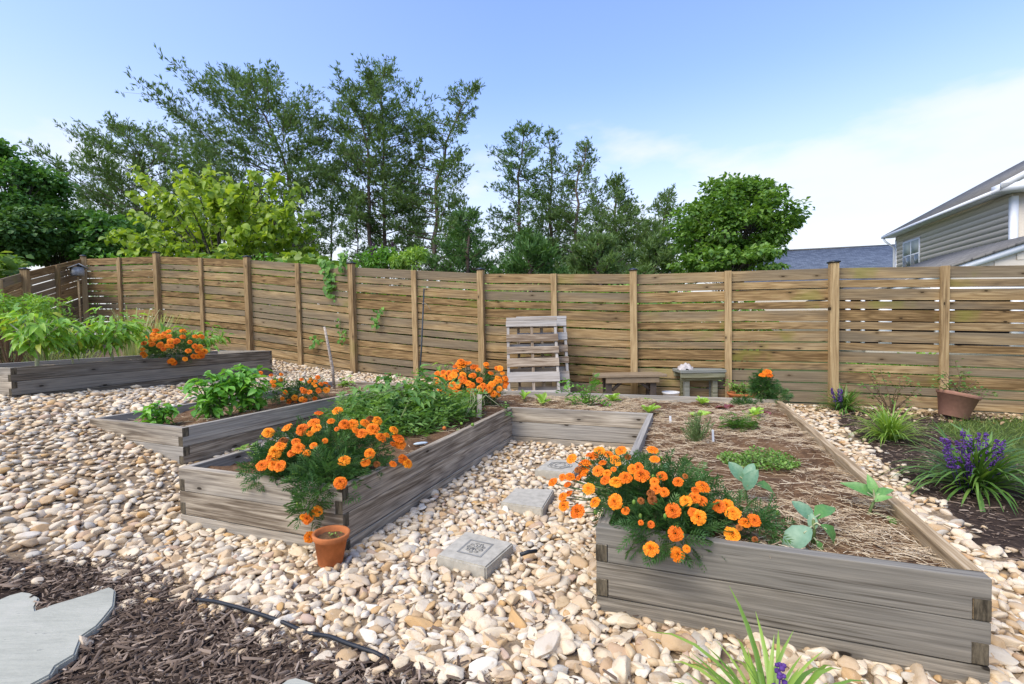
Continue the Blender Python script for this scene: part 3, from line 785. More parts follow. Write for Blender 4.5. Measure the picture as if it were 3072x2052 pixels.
for k, poly in enumerate(step_poly):
    o = slab('stepping_stone', poly, 0.06, 0.135, CONC, labs[k], 'stepping stone', 'stepping stones inside the U-shaped bed', 0.007)
    c = np.mean(poly, 0); ex = (np.array(poly[1]) - poly[0]); ey = (np.array(poly[3]) - poly[0])
    def loc(a, b): return np.array([c[0] + ex[0] * a + ey[0] * b, c[1] + ex[1] * a + ey[1] * b, 0.1365])
    if k == 0:
        g = Geo()
        for a0, a1, b0, b1 in ((-.25, .25, -.25, -.215), (-.25, .25, .215, .25), (-.25, -.215, -.215, .215), (.215, .25, -.215, .215)):
            g.add([loc(a0, b0), loc(a1, b0), loc(a1, b1), loc(a0, b1)], Q=[(0, 1, 2, 3)])
        for q in range(9):                                 # leaf and stem lines
            an = q / 9 * 2 * math.pi + 0.3
            pts = [loc(0.03 * math.cos(an), 0.03 * math.sin(an)), loc(.1 * math.cos(an + .25), .1 * math.sin(an + .25)), loc(.155 * math.cos(an - .1), .155 * math.sin(an - .1))]
            g.tube(pts, [0.002, 0.0035, 0.002], 4)
            pts = [loc(.155 * math.cos(an - .1), .155 * math.sin(an - .1)), loc(.175 * math.cos(an + .18), .175 * math.sin(an + .18)), loc(.13 * math.cos(an + .42), .13 * math.sin(an + .42))]
            g.tube(pts, [0.002, 0.003, 0.002], 4)
        po = g.obj('relief', CONCD); po.parent = o
    if k == 2:
        g = Geo()
        for rr in (0.30, 0.24, 0.13):
            g.tube([loc(rr * math.cos(t) * (1 + .06 * math.sin(5 * t)), rr * math.sin(t) * (1 + .06 * math.sin(5 * t))) for t in np.linspace(0, 2 * math.pi, 41)], 0.0028, 4, cap=False)
        for q in range(8):
            an = q / 8 * 2 * math.pi
            g.tube([loc(.12 * math.cos(an), .12 * math.sin(an)), loc(.19 * math.cos(an + .5), .19 * math.sin(an + .5)), loc(.26 * math.cos(an), .26 * math.sin(an))], 0.0025, 4)
        po = g.obj('relief', CONCD); po.parent = o
slab('flagstone', flag_poly, 0.07, 0.118, SLATE, 'large grey-green flagstone with a notched edge lying in bark mulch', 'flagstone', 'flagstones', 0.006)
slab('flagstone', flag2_poly, 0.06, 0.112, SLATE, 'small corner of grey flagstone showing in the mulch beside the pebbles', 'flagstone', 'flagstones', 0.006)
g = Geo()
hp = [ong(583, 1807), ong(650, 1828), ong(722, 1849), ong(790, 1868), ong(845, 1884), ong(920, 1906), ong(992, 1932), ong(1046, 1957), ong(1126, 1980), ong(1180, 1990)]
hp = np.array(hp); hp[:, 2] = [0.088, .107, .108, .107, .102, .088, .105, .107, .104, .08]
tt = np.linspace(0, 9, 60); hp = np.stack([np.interp(tt, range(10), hp[:, i]) for i in range(3)], -1)
g.tube(hp, 0.0075, 8)
tag(g.obj('drip_hose', RUBBER, None, True), 'thin black drip irrigation hose along the edge of the bark mulch', 'hose')
g = Geo()
a, b = ong(1562, 1700), ong(1610, 1688); a[2] = b[2] = 0.135
g.tube([a, (a + b) / 2 + [0, 0, .004], b], 0.0095, 8)
tag(g.obj('hose_end', RUBBER, None, True), 'short dark stub of hose lying on the pebbles beside the leaf stepping stone', 'hose')

# ------------------------------------------------------------------ pots
def pot(name, base, r0, r1, h, mat, label, tilt=None, rim=0.028, rimw=0.008, group=None, soiltop=0.84):
    root = empty(name, base, label, 'flower pot', group)
    Mx = Matrix.Translation(Vector(base)) @ (tilt if tilt is not None else Matrix())
    g = Geo()
    hr = h - rim
    ra = r0 + (r1 - r0) * hr / h
    prof = [(0.001, 0), (r0 - .004, 0), (r0, .004), (ra, hr), (ra + rimw - .002, hr + .001), (ra + rimw, hr + .004), (r1 + rimw, h - .004), (r1 + rimw - .003, h), (r1 - .004, h), (r1 - .008, h - .006), (ra - .012, h * soiltop - .01), (r0 - .012, 0.012), (0.001, 0.012)]
    g.lathe(prof, 40, Mx); g.obj('shell', mat, root, True)
    g = Geo(); rs = (r0 + (r1 - r0) * soiltop) - 0.009
    pr = [(0.001, h * soiltop + .01)] + [(rs * q, h * soiltop + random.uniform(-.004, .008)) for q in (.2, .4, .6, .8)] + [(rs, h * soiltop)]
    g.lathe(pr[::-1], 24, Mx)
    V = g.V[0]; V += rng.normal(0, .0015, V.shape)
    g.obj('soil', SOIL, root, True)
    return root, Mx
d_pot = pix(pot_c)[2]
pot_base = (pot_c[0], pot_c[1], 0.097)
tpot, tpotM = pot('terracotta_pot', pot_base, 0.056, 0.079, 0.150, TERRA, 'small orange terracotta pot with a seedling in dark soil beside the bed corner', Matrix.Rotation(R(3), 4, 'Y'))
rp = ong(2858, 1258)
rp_base = (rp[0], rp[1], gz(rp[0], rp[1]) + 0.03)
rpot, rpotM = pot('garden_pot', rp_base, 0.125, 0.185, 0.275, TERRAP, 'big faded terracotta pot leaning sideways with a sparse rose against the fence', Matrix.Rotation(R(13.5), 4, 'Y') , 0.04, 0.012)
pl = at(2224, 1196, 6.35); pl[2] = float(gz(pl[0], pl[1]))
tz = at(2224, 1178, 6.35)[2]
ppot, ppotM = pot('planter_pot', pl, 0.12, 0.17, tz - pl[2], TERRA, 'low red planter pot of yellowing herbs beside the old wooden table', None, 0.03, 0.012)

# ------------------------------------------------------------------ pallets
def pallet(label, bl, br, tl, dep, nslat, mat):
    bl, br, tl = map(np.array, (bl, br, tl))
    X_ = br - bl; w = np.linalg.norm(X_); X_ = X_ / w
    Y_ = tl - bl; Y_ = Y_ - X_ * (Y_ @ X_); h = np.linalg.norm(Y_); Y_ /= h
    N_ = np.cross(X_, Y_)                               # towards the viewer
    root = empty('wooden_pallet', bl, label, 'pallet', 'pallets leaning on the fence')
    def piece(nm, x0, x1, y0, y1, n0, n1, along):
        # local x along the grain
        if along == 'x':
            ax, L, o, hh, zz = X_, x1 - x0, bl + X_ * x0 + Y_ * y0 + N_ * n1, y1 - y0, Y_
        else:
            ax, L, o, hh, zz = Y_, y1 - y0, bl + X_ * x1 + Y_ * y0 + N_ * n1, x1 - x0, -X_
        me = rectprism(nm, L, n1 - n0, hh, mat, 0.002)
        link(nm, me, root, frame(o, ax, zz))
    for xc in (0.02, w / 2, w - 0.02):
        piece('stringer', xc - 0.019, xc + 0.019, 0, h, -0.10, -0.014, 'y')
    for y0, y1 in nslat:
        piece('slat', random.uniform(-.012, .0), w + random.uniform(0, .012), y0 * h, y1 * h + random.uniform(-.004, .004), -0.0135, 0.003, 'x')
    for y0, y1 in ((0.02, .11), (.30, .40), (.60, .70), (.9, .99)):
        piece('slat', 0, w, y0 * h, y1 * h, -0.117, -0.1005, 'x')
    return root
gp = float(gz(0.3, 6.5))
def pal_pts(x_l, x_r, xt, ytop, d0, d1):
    a = at(x_l, 1215, d0); b = at(x_r, 1218, d0); t = at(xt, ytop, d1)
    a[2] = b[2] = float(gz(a[0], a[1])) + 0.01
    return a, b, t
pallet('weathered tan wooden pallet leaning upright against the fence, frontmost of two', *pal_pts(1523, 1683, 1549, 953, 6.35, 6.78), None,
       [(.22, .335), (.40, .50), (.555, .64), (.70, .79), (.885, .955), (.96, 1.0), (0.02, .12)], PALW)
pallet('grey wooden pallet leaning behind the tan pallet', *pal_pts(1556, 1712, 1572, 949, 6.55, 6.96), None,
       [(.05, .15), (.22, .32), (.42, .50), (.555, .64), (.70, .79), (.87, .955), (.96, 1.0)], PALW)

# ------------------------------------------------------------------ bench, table, bucket, cloth
bd = 6.42
bl_, br_ = at(1790, 1122, bd), at(2002, 1127, bd)
bgz = float(gz(*((bl_ + br_) / 2)[:2]))
bx = (br_ - bl_); bw = float(np.hypot(bx[0], bx[1])); bx = np.array([bx[0], bx[1], 0]) / bw
by = np.array([-bx[1], bx[0], 0])
btop = (bl_[2] + br_[2]) / 2
bench = empty('garden_bench', ((bl_ + br_)[0] / 2, (bl_ + br_)[1] / 2, bgz), 'low brown garden bench with angled leg braces in front of the fence', 'bench')
def bpart(nm, x0, x1, y0, y1, z0, z1, mat, root, o, ex):
    me = rectprism(nm, x1 - x0, y1 - y0, z1 - z0, mat, 0.004)
    ey = np.array([-ex[1], ex[0], 0])
    p = np.array([o[0], o[1], 0]) + ex * x0 + ey * y0
    return link(nm, me, root, frame((p[0], p[1], z0), ex))
for k in range(3): bpart('seat_plank', 0, bw, k * 0.125, k * 0.125 + 0.118, btop - 0.036, btop, BENCHM, bench, bl_, bx)
bpart('apron', 0.13, bw - 0.10, 0.02, 0.055, btop - 0.115, btop - 0.038, BENCHM, bench, bl_, bx)
bpart('apron', 0.13, bw - 0.10, 0.30, 0.335, btop - 0.115, btop - 0.038, BENCHM, bench, bl_, bx)
for x0 in (0.135, bw - 0.215):
    for y0 in (0.06, 0.225): bpart('leg', x0, x0 + 0.085, y0, y0 + 0.07, bgz - 0.05, btop - 0.04, BENCHD, bench, bl_, bx)
for x0, sg in ((0.225, 1), (bw - 0.22, -1)):
    g = Geo(); p0 = np.array([bl_[0], bl_[1], 0]) + bx * x0 + by * 0.09
    g.box((-.02, -.018, 0), (.02, .018, 0.19), np.array(Matrix.Translation(Vector((p0[0], p0[1], btop - .22))) @ frame((0, 0, 0), bx).to_3x3().to_4x4() @ Matrix.Rotation(R(48) * sg, 4, 'Y')))
    g.obj('brace', BENCHD, bench)
tl_, tr_ = at(2042, 1108, 6.45), at(2180, 1112, 6.45)
tx = tr_ - tl_; tw = float(np.hypot(tx[0], tx[1])); tx = np.array([tx[0], tx[1], 0]) / tw; ty = np.array([-tx[1], tx[0], 0])
tgz = float(gz(*((tl_ + tr_) / 2)[:2])); ttop = (tl_[2] + tr_[2]) / 2
table = empty('wooden_table', ((tl_ + tr_)[0] / 2, (tl_ + tr_)[1] / 2, tgz), 'small old mossy wooden table with square legs before the fence', 'table')
for k in range(3): bpart('top_plank', 0, tw, k * 0.115, k * 0.115 + 0.11, ttop - 0.04, ttop, TABW, table, tl_, tx)
bpart('apron', -0.005 + .012, tw - .012, 0.012, 0.05, ttop - 0.11, ttop - 0.042, TABW, table, tl_, tx)
bpart('apron', 0.012, tw - .012, 0.28, 0.318, ttop - 0.11, ttop - 0.042, TABW, table, tl_, tx)
bpart('rail', 0.02, tw - .02, 0.055, 0.08, ttop - 0.15, ttop - 0.112, TABW, table, tl_, tx)
for x0 in (0.085, tw - 0.155):
    for y0 in (0.085, 0.205): bpart('leg', x0, x0 + 0.07, y0, y0 + 0.07, tgz - .05, ttop - 0.111, TABW, table, tl_, tx)
g = Geo()
cc = np.array([tl_[0], tl_[1], ttop]) + tx * 0.10 + ty * 0.10
na, nb = 17, 13
A, B = np.meshgrid(np.linspace(-1, 1, na), np.linspace(-1, 1, nb))
rr = np.sqrt(A ** 2 + B ** 2)
zc = np.clip(0.065 * (1 - rr ** 2 * 0.85), 0, None) + 0.012 * np.sin(A * 7 + B * 3) + 0.01 * np.sin(B * 9 - A * 4) + 0.014
zc = np.where(rr > 1.02, 0.004, np.maximum(zc, 0.004))
for sgn, dz in ((1, 0.0), (-1, -0.003)):
    Pc = cc + (A * 0.105 / np.maximum(1, rr))[..., None] * tx + (B * 0.08 / np.maximum(1, rr))[..., None] * ty + np.stack([0 * A, 0 * A, zc + dz], -1)
    i = np.arange(na * nb).reshape(nb, na)
    q = np.stack([i[:-1, :-1], i[:-1, 1:], i[1:, 1:], i[1:, :-1]], -1).reshape(-1, 4)
    g.add(Pc.reshape(-1, 3), Q=q if sgn > 0 else q[:, ::-1])
tag(g.obj('work_glove', CLOTHM, None, True), 'crumpled pale cloth glove lying on the mossy wooden table', 'glove')
bk = at(2012, 1192, 6.55); bk[2] = float(gz(bk[0], bk[1]))
bh = at(2012, 1175, 6.55)[2] - bk[2]
g = Geo(); r_ = 0.11
g.lathe([(0.001, 0), (r_ * .85, 0), (r_, bh - .02), (r_ + .008, bh - .018), (r_ + .008, bh), (r_ - .004, bh), (r_ * .84, .006), (0.001, .006)], 28, Matrix.Translation(Vector(bk)))
tag(g.obj('white_tub', WHITEP, None, True), 'shallow white plastic tub on the ground under the bench end', 'tub')

# ------------------------------------------------------------------ stakes and poles
def stick(name, pts, r, mat, label, cat, k=8):
    g = Geo(); g.tube(pts, r, k); return tag(g.obj(name, mat, None, True), label, cat)
b0 = at(1250, 1180, 4.9); b0[2] = 0.34
t0 = at(1272, 866, 5.15)
stick('garden_stake', [b0, b0 * .5 + t0 * .5 + [0.008, 0, 0], t0], [0.009, .009, .008], METALD, 'thin dark metal plant stake standing in the tomato bed', 'stake')
g = Geo(); ts = t0 + (b0 - t0) * 0.14
g.tube([ts + [.012 * math.cos(q), .012 * math.sin(q), 0.004 * q] for q in np.linspace(0, 6, 10)] + [ts + [.05, 0, .0], ts + [.085, 0, -.06]], .0025, 4)
tag(g.obj('twine', STAKEM, None), 'scrap of pale twine tied near the top of the metal stake', 'twine')
s0 = at(1003, 1152, 5.95); s0[2] = SB['z'] - .1
s1 = at(973, 980, 5.85)
mid1 = s0 * .62 + s1 * .38 + np.array([.02, 0, 0]); mid2 = s0 * .3 + s1 * .7 + np.array([.012, 0, 0])
stick('bare_branch', [s0, mid1, mid2, s1], [.017, .019, .017, .014], STAKEM, 'pale crooked bare branch stuck upright at the end of the short bed', 'branch', 7)
w0 = onz(1437, 1252, .36); w1 = at(1439, 1183, pix(w0)[2])
me = rectprism('plant_stake', float(np.linalg.norm(w1 - w0)), 0.02, 0.045, STAKEM, 0.002)
tag(link('plant_stake', me, None, frame(w0 - np.array([.022, 0, 0]), w1 - w0, (1, 0, 0))), 'short flat wooden plant stake beside withered tomato stems', 'stake')
def plant_tag(px, py, bed, drop, h, w, label):
    p = onz(px, py, bed['z'] - drop)
    me = rectprism('plant_tag', h, 0.002, w, WHITEP, 0.0006)
    tag(link('plant_tag', me, None, frame(p, (random.uniform(-.25, .1), .2, 1), (1, .2, 0))), label, 'plant tag')
plant_tag(2008, 1273, UB, UDROP, .07, .02, 'small white plant tag in the straw between cross planks and rosemary')
plant_tag(2136, 1325, UB, UDROP, .085, .018, 'white plant tag standing against the rosemary')
plant_tag(1880, 1450, UB, UDROP, .12, .02, 'white plant tag poking up among the marigolds')
g = Geo()
p = onz(1262, 1330, UB['z'] - UDROP + .02)
V, Tt = ico(2); V = V * np.array([.055, .022, .010]); V = V @ np.array(Matrix.Rotation(R(25), 3, 'Z')).T
g.add(V + p, T=Tt)
tag(g.obj('flat_stone', plain('pale_blue_stone', (.50, .57, .60), .6), None, True), 'flat pale blue-grey stone on the soil behind the front marigolds', 'stone')
# ------------------------------------------------------------------ birdhouse
bhp = at(247, 815, 9.75)
bird = empty('birdhouse', (bhp[0], bhp[1], float(gz(bhp[0], bhp[1]))), 'small grey wooden birdhouse on a slim post by the bend of the fence', 'birdhouse')
BIRD = wood('birdhouse_wood', (.13, .13, .13), (.27, .28, .29), (.42, .43, .44), 1, False)
bm_ = at(232, 815, 9.7)
X_ = np.array([.8, -.6, 0]); Mx = frame(bm_, X_)
g = Geo(); g.box((-.115, -.09, -.085), (.115, .09, .085), np.array(Mx)); g.obj('box', BIRD, bird)
g = Geo()
for sgn in (-1, 1):
    Mr = Mx @ Matrix.Translation((0, 0, .15)) @ Matrix.Rotation(R(30) * sgn, 4, 'X')
    g.box((-.15, 0 if sgn < 0 else -.16, -.009), (.15, .16 if sgn < 0 else 0, .009), np.array(Mr))
g.obj('roof', BIRD, bird)
g = Geo(); g.lathe([(0.001, .001), (.026, .001), (.026, 0), (.001, 0)], 16, Mx @ Matrix.Translation((-.02, -.0915, .01)) @ Matrix.Rotation(R(90), 4, 'X')); g.obj('entrance_hole', CAPM, bird)
g = Geo(); zg = float(gz(bm_[0] + .07, bm_[1])); g.box((.03, -.015, zg - bm_[2]), (.06, .015, -.0855), np.array(Mx)); g.obj('pole', POSTW, bird)
# ------------------------------------------------------------------ leaf shapes (unit length along +y, z up)
def leaf_tpl(w=0.5, droop=0.25, fold=0.12, prof=((0, 0.04), (.22, .8), (.5, 1.0), (.78, .62), (1, 0.0))):
    V, T_ = [], []
    for t, q in prof:
        z = -droop * t * t
        V += [(-w / 2 * q, t, z + fold * q * w), (0, t, z), (w / 2 * q, t, z + fold * q * w)]
    for i in range(len(prof) - 1):
        a, b = 3 * i, 3 * i + 3
        T_ += [(a, a + 1, b + 1), (a, b + 1, b), (a + 1, a + 2, b + 2), (a + 1, b + 2, b + 1)]
    return np.array(V, float), np.array(T_)
OVATE = leaf_tpl(0.62, 0.35, 0.2)
OVATE2 = leaf_tpl(0.55, 0.75, 0.25)
LANCE = leaf_tpl(0.40, 0.55, 0.25)
LANCE2 = leaf_tpl(0.34, 1.0, 0.2, ((0, .05), (.2, .75), (.42, 1), (.7, .7), (1, 0)))
HEART = leaf_tpl(0.95, 0.35, 0.12, ((-.12, .35), (0, .85), (.25, 1), (.6, .7), (1, 0)))
SMALL = (np.array([(0, 0, 0), (-.26, .45, .08), (0, 1, -.1), (.26, .45, .08)], float), np.array([(0, 3, 2), (0, 2, 1)]))
def pinnate(n, ll, lw, up=0.15, terminal=True):
    V, T_ = [], []
    for i in range(n):
        t = 0.18 + 0.75 * i / (n - 1)
        for sg in (-1, 1):
            a = R(58 - 22 * t); L_ = ll * (0.7 + 0.5 * math.sin(t * math.pi))
            b = len(V); dx, dy = sg * math.sin(a), math.cos(a)
            V += [(0, t, -.1 * t * t), (dx * L_ * .5 - dy * lw * sg, t + dy * L_ * .5 + dx * lw * sg * .6, up * L_ - .1 * t * t), (dx * L_, t + dy * L_, -.1 * t * t), (dx * L_ * .5 + dy * lw * sg, t + dy * L_ * .5 - abs(dx) * lw, up * L_ * .6 - .1 * t * t)]
            T_ += [(b, b + 1, b + 2), (b, b + 2, b + 3)]
    b = len(V); V += [(0, .85, -.08), (-lw * 1.2, 1.0, -.08), (0, 1.22, -.14), (lw * 1.2, 1.0, -.08)]; T_ += [(b, b + 3, b + 2), (b, b + 2, b + 1)]
    b = len(V); V += [(-.012, 0, 0), (.012, 0, 0), (0, .95, -.1)]; T_ += [(b, b + 1, b + 2)]
    return np.array(V, float), np.array(T_)
MARI = pinnate(5, 0.42, 0.045)
TOMA = pinnate(3, 0.46, 0.085)
PARS = pinnate(3, 0.42, 0.10, 0.3)
def blade_mesh(name, L, w, bend, mat, seg=7, twist=0.0):
    """strap leaf: starts along +z, arches over towards +y"""
    V, Q_ = [], []
    x, z, ang = 0.0, 0.0, R(8)
    for i in range(seg + 1):
        t = i / seg
        ww = w * (0.55 + 0.6 * min(t * 4, 1)) * (1 - max(0, (t - .55) / .45) ** 2.2)
        ww = max(ww, 0.0006); f = 0.22 * ww
        V += [(-ww / 2 + math.sin(t * 3) * twist, x, z + 0), (math.sin(t * 3) * twist, x - f * math.cos(ang), z - f * math.sin(ang) * .2), (ww / 2 + math.sin(t * 3) * twist, x, z)]
        ang += bend / seg * (0.35 + 1.3 * t)
        x += L / seg * math.sin(ang); z += L / seg * math.cos(ang)
    for i in range(seg):
        a, b = 3 * i, 3 * i + 3
        Q_ += [(a, a + 1, b + 1, b), (a + 1, a + 2, b + 2, b + 1)]
    return mesh_np(name, np.array(V), np.array(Q_), mat, None, True)

# leaf colours
L_MARI = leafm('marigold_leaf', (0.021, 0.063, 0.016), (0.048, 0.127, 0.030), (0.127, 0.230, 0.057), .3, .5)
L_BASIL = leafm('basil_leaf', (0.054, 0.156, 0.022), (0.120, 0.288, 0.036), (0.240, 0.456, 0.072), .3, .35)
L_BASILO = leafm('basil_leaf_single', (0.061, 0.176, 0.024), (0.135, 0.324, 0.041), (0.270, 0.513, 0.081), .3, .35, True)
L_PEP = leafm('pepper_leaf', (0.060, 0.144, 0.018), (0.144, 0.300, 0.036), (0.336, 0.504, 0.072), .35, .4)
L_PEPO = leafm('pepper_leaf_single', (0.061, 0.155, 0.020), (0.162, 0.338, 0.041), (0.365, 0.553, 0.081), .35, .4, True, extra=(.45, .42, .05))
L_POT = leafm('broad_leaf_dark', (.03, .085, .02), (.075, .17, .035), (.18, .29, .07), .3, .4)
L_TOM = leafm('tomato_leaf', (0.056, 0.133, 0.028), (0.140, 0.266, 0.056), (0.294, 0.420, 0.119), .35, .5)
L_LIME = leafm('lime_leaf', (.09, .18, .03), (.18, .31, .05), (.34, .46, .10), .35, .45)
L_LETT = leafm('lettuce_leaf', (0.184, 0.322, 0.046), (0.310, 0.483, 0.081), (0.483, 0.632, 0.172), .35, .45, True)
L_COLL = leafm('collard_leaf', (.08, .18, .10), (.13, .25, .15), (.22, .34, .22), .22, .4, True)
L_COLG = leafm('collard_leaf_green', (.07, .19, .05), (.12, .27, .07), (.20, .36, .10), .25, .4, True)
L_ROSM = leafm('rosemary_needle', (.05, .10, .03), (.11, .18, .055), (.22, .30, .12), .2, .6)
L_OREG = leafm('oregano_leaf', (.06, .14, .02), (.13, .25, .04), (.24, .36, .08), .3, .5)
L_PARS = leafm('parsley_leaf', (.03, .09, .012), (.07, .17, .02), (.14, .26, .04), .3, .45)
L_LIRO = leafm('liriope_blade', (.025, .075, .012), (.07, .16, .022), (.19, .30, .06), .25, .35, True, .5)
L_LIRY = leafm('liriope_blade_light', (.08, .17, .02), (.19, .32, .04), (.36, .46, .10), .35, .35, True, .5)
L_ROSE = leafm('rose_leaf', (.04, .11, .02), (.09, .19, .035), (.20, .29, .08), .3, .5)
L_VINE = leafm('vine_leaf', (.04, .13, .015), (.10, .24, .03), (.20, .36, .05), .35, .45)
L_TALL = leafm('tall_grass', (.12, .19, .06), (.25, .31, .11), (.46, .46, .22), .35, .6)
STEMG = plain('green_stem', (.12, .17, .05), .6, .3, .2, 10)
STEMT = plain('tomato_stem', (.24, .29, .09), .6, .3, .2, 10)
STEMB = plain('brown_stem', (.16, .105, .06), .8, .2, .25, 14)
STEMP = plain('pale_stem', (.42, .42, .24), .7, .2, .2, 14)
PURP = plain('purple_bloom', (.13, .055, .25), .7, .2, .35, 40)
def petalm(name, a, b, c):
    m = Mat(name, .6, .2)
    m.color(m.ramp(m.math('ADD', m.math('MULTIPLY', m.attr(), .62), m.math('MULTIPLY', m.orand(), .46)), [(0, a), (.5, b), (1, c)]))
    return m.m
PET = petalm('marigold_petal', (.30, .035, .002), (.80, .155, .004), (.95, .36, .014))
PETD = petalm('withered_petal', (.11, .035, .01), (.26, .075, .012), (.40, .13, .02))

# marigold head: rings of ruffled petals over a dome
def marigold_mesh(seed, full=1.0, mat=None, flat=0.55):
    r = np.random.default_rng(seed); V, T_, C = [], [], []
    rings = [(0.98, 0.00, 15, .40), (.88, .10, 15, .36), (.74, .22, 13, .34), (.58, .33, 11, .32), (.40, .42, 9, .30), (.20, .47, 6, .28)]
    for rr, zz, k, pw in rings:
        for j in range(k):
            a = 2 * math.pi * (j + r.uniform(-.25, .25)) / k
            el = r.uniform(-.12, .12) + zz * 1.1
            d = np.array([math.cos(a), math.sin(a), 0]); sx = np.array([-math.sin(a), math.cos(a), 0]); up = np.array([0, 0, 1.0])
            o = d * rr * .42 + up * zz * flat * .7
            tip = d * rr * r.uniform(.92, 1.06) + up * (zz * flat * 1.15 + r.uniform(-.05, .07))
            w = pw * r.uniform(.85, 1.15)
            m = o * .45 + tip * .55 + up * .10
            b = len(V)
            V += [o, m - sx * w * .5 + up * r.uniform(-.05, .05), m + up * .05, m + sx * w * .5 + up * r.uniform(-.05, .05), tip - sx * w * .38 + up * r.uniform(-.07, .07), tip + up * r.uniform(-.02, .1), tip + sx * w * .38 + up * r.uniform(-.07, .07)]
            c = r.uniform(.35, .8)
            C += [0.0, c * .6, c * .5, c * .6, min(1, c + .25), min(1, c + .1), min(1, c + .25)]
            T_ += [(b, b + 2, b + 1), (b, b + 3, b + 2), (b + 1, b + 2, b + 5), (b + 1, b + 5, b + 4), (b + 2, b + 3, b + 6), (b + 2, b + 6, b + 5)]
    k = 8; b = len(V)                                     # green cup underneath
    for q, zc in ((.10, -.62), (.26, -.30), (.40, -.02)):
        for j in range(k):
            a = 2 * math.pi * j / k; V.append(np.array([q * math.cos(a), q * math.sin(a), zc])); C.append(.05)
    for i in range(2):
        for j in range(k):
            p0, p1, p2, p3 = b + i * k + j, b + i * k + (j + 1) % k, b + (i + 1) * k + (j + 1) % k, b + (i + 1) * k + j
            T_ += [(p0, p1, p2), (p0, p2, p3)]
    nT = len(T_); mi = np.zeros(nT, int); mi[-2 * 2 * k:] = 1
    return mesh_np('flower', np.array(V) , np.array(T_), [mat or PET, STEMG], np.array(C), False, mi)
FLW = [marigold_mesh(s, flat=f) for s, f in ((1, .95), (2, .8), (3, 1.1), (4, .7))]
FLD = [marigold_mesh(9, flat=1.3, mat=PETD)]
def flower(root, P, nrm, rad, mes, spin=None):
    nrm = np.asarray(nrm, float); nrm = nrm / np.linalg.norm(nrm)
    z = Vector(nrm); x = z.orthogonal().normalized(); x.rotate(Matrix.Rotation(random.uniform(0, 6.28), 3, z)); y = z.cross(x)
    M_ = Matrix(((x.x * rad, y.x * rad, z.x * rad, P[0]), (x.y * rad, y.y * rad, z.y * rad, P[1]), (x.z * rad, y.z * rad, z.z * rad, P[2]), (0, 0, 0, 1)))
    return link('flower', mes, root, M_)
def ell_hit(px, py, c, rad):
    """first hit of the pixel's sight line with an ellipsoid, or the nearest point to it"""
    v = ray(px, py); v = v / np.linalg.norm(v)
    o = (CAM - c) / rad; d = v / rad
    a, b, cc = d @ d, o @ d, o @ o - 1
    disc = b * b - a * cc
    t = (-b - math.sqrt(disc)) / a if disc > 0 else -b / a
    return CAM + v * t
def shell_points(c, rad, n, lo=0.55, zlo=-0.5, power=0.6):
    d = rdir(n, zlo, 1.0)
    q = rng.uniform(lo, 1.0, n) ** power
    return c + d * rad * q[:, None], d
def marigold(label, base, c, rad, pts, nleaf, lsize, fr=0.03, extra=0, dead=0.06, ground_z=None, lobes=(), group='marigold clumps'):
    """pts: (photo x, photo y, photo radius)"""
    root = empty('marigold_plant', base, label, 'marigold', group)
    c = np.array(c, float); rad = np.array(rad, float)
    blobs = [(c, rad, 1.0)] + [(np.array(a, float), np.array(b, float), f) for a, b, f in lobes]
    g = Geo()
    for (cc, rr, f) in blobs:
        P, d = shell_points(cc, rr * .84, int(nleaf * f), 0.10, -0.75)
        D = d + rng.normal(0, .45, d.shape) + [0, 0, .25]
        U = d + [0, 0, .9] + rng.normal(0, .3, d.shape)
        g.scatter(MARI, frames_np(D, U, rng.uniform(.7, 1.2, len(P)) * lsize), P, np.clip(rng.beta(2, 2.2, len(P)) * .8 + .25 * (d[:, 2] * .5), 0, 1))
    tag(g.obj('foliage', L_MARI, root), kind='stuff')
    st = Geo()
    fl = []
    for (x, y, r) in pts:
        hits = [ell_hit(x, y, b[0], b[1]) for b in blobs]
        on = [q for q, b in zip(hits, blobs) if np.linalg.norm((q - b[0]) / b[1]) < 1.02]
        best = min(on, key=lambda q: pix(q)[2]) if on else min(hits, key=lambda q: min(np.linalg.norm((q - b[0]) / b[1]) for b in blobs))
        rr = r / F * pix(best)[2] * rng.uniform(1.0, 1.25)
        b = min(blobs, key=lambda b: np.linalg.norm((best - b[0]) / b[1]))
        fl.append((best, (best - b[0]) / b[1] ** 1.0, rr))
    for _ in range(extra):
        b = blobs[0]
        d = rdir(1, -.1, 1)[0]; q = b[0] + d * b[1] * rng.uniform(.96, 1.06)
        fl.append((q, d, fr * rng.uniform(.75, 1.15)))
    for q, d, rr in fl:
        d = d / np.linalg.norm(d)
        tocam = (CAM - q) / np.linalg.norm(CAM - q)
        nrm = d * .4 + np.array([0, 0, .5]) + tocam * rng.uniform(.35, 1.1) + rng.normal(0, .2, 3)
        nrm /= np.linalg.norm(nrm)
        mes = random.choice(FLD) if random.random() < dead else random.choice(FLW)
        flower(root, q + tocam * .02, nrm, rr * (1.0 if mes not in FLD else .7), mes)
        e0 = q - nrm * rr * .4; e1 = q * .55 + (blobs[0][0] * .8 + np.array(base) * .2) * .45
        st.tube([e0, e0 * .6 + e1 * .4 - nrm * .01, e1], [.0022, .0026, .003], 4, cap=False)
    tag(st.obj('stems', STEMG, root), kind='stuff')
    bd_ = Geo(); V, T_ = ico(2)
    for b in blobs:
        for _ in range(max(2, int(9 * b[2]))):
            d = rdir(1, -.1, 1)[0]; q = b[0] + d * b[1] * rng.uniform(.9, 1.0); bd_.tube([q - d * .035, q], .0018, 4, cap=False); bd_.add(V * [.007, .007, .011] + q, T=T_, c=rng.uniform(.5, 1))
    tag(bd_.obj('buds', L_LIME, root, True), kind='stuff')
    return root

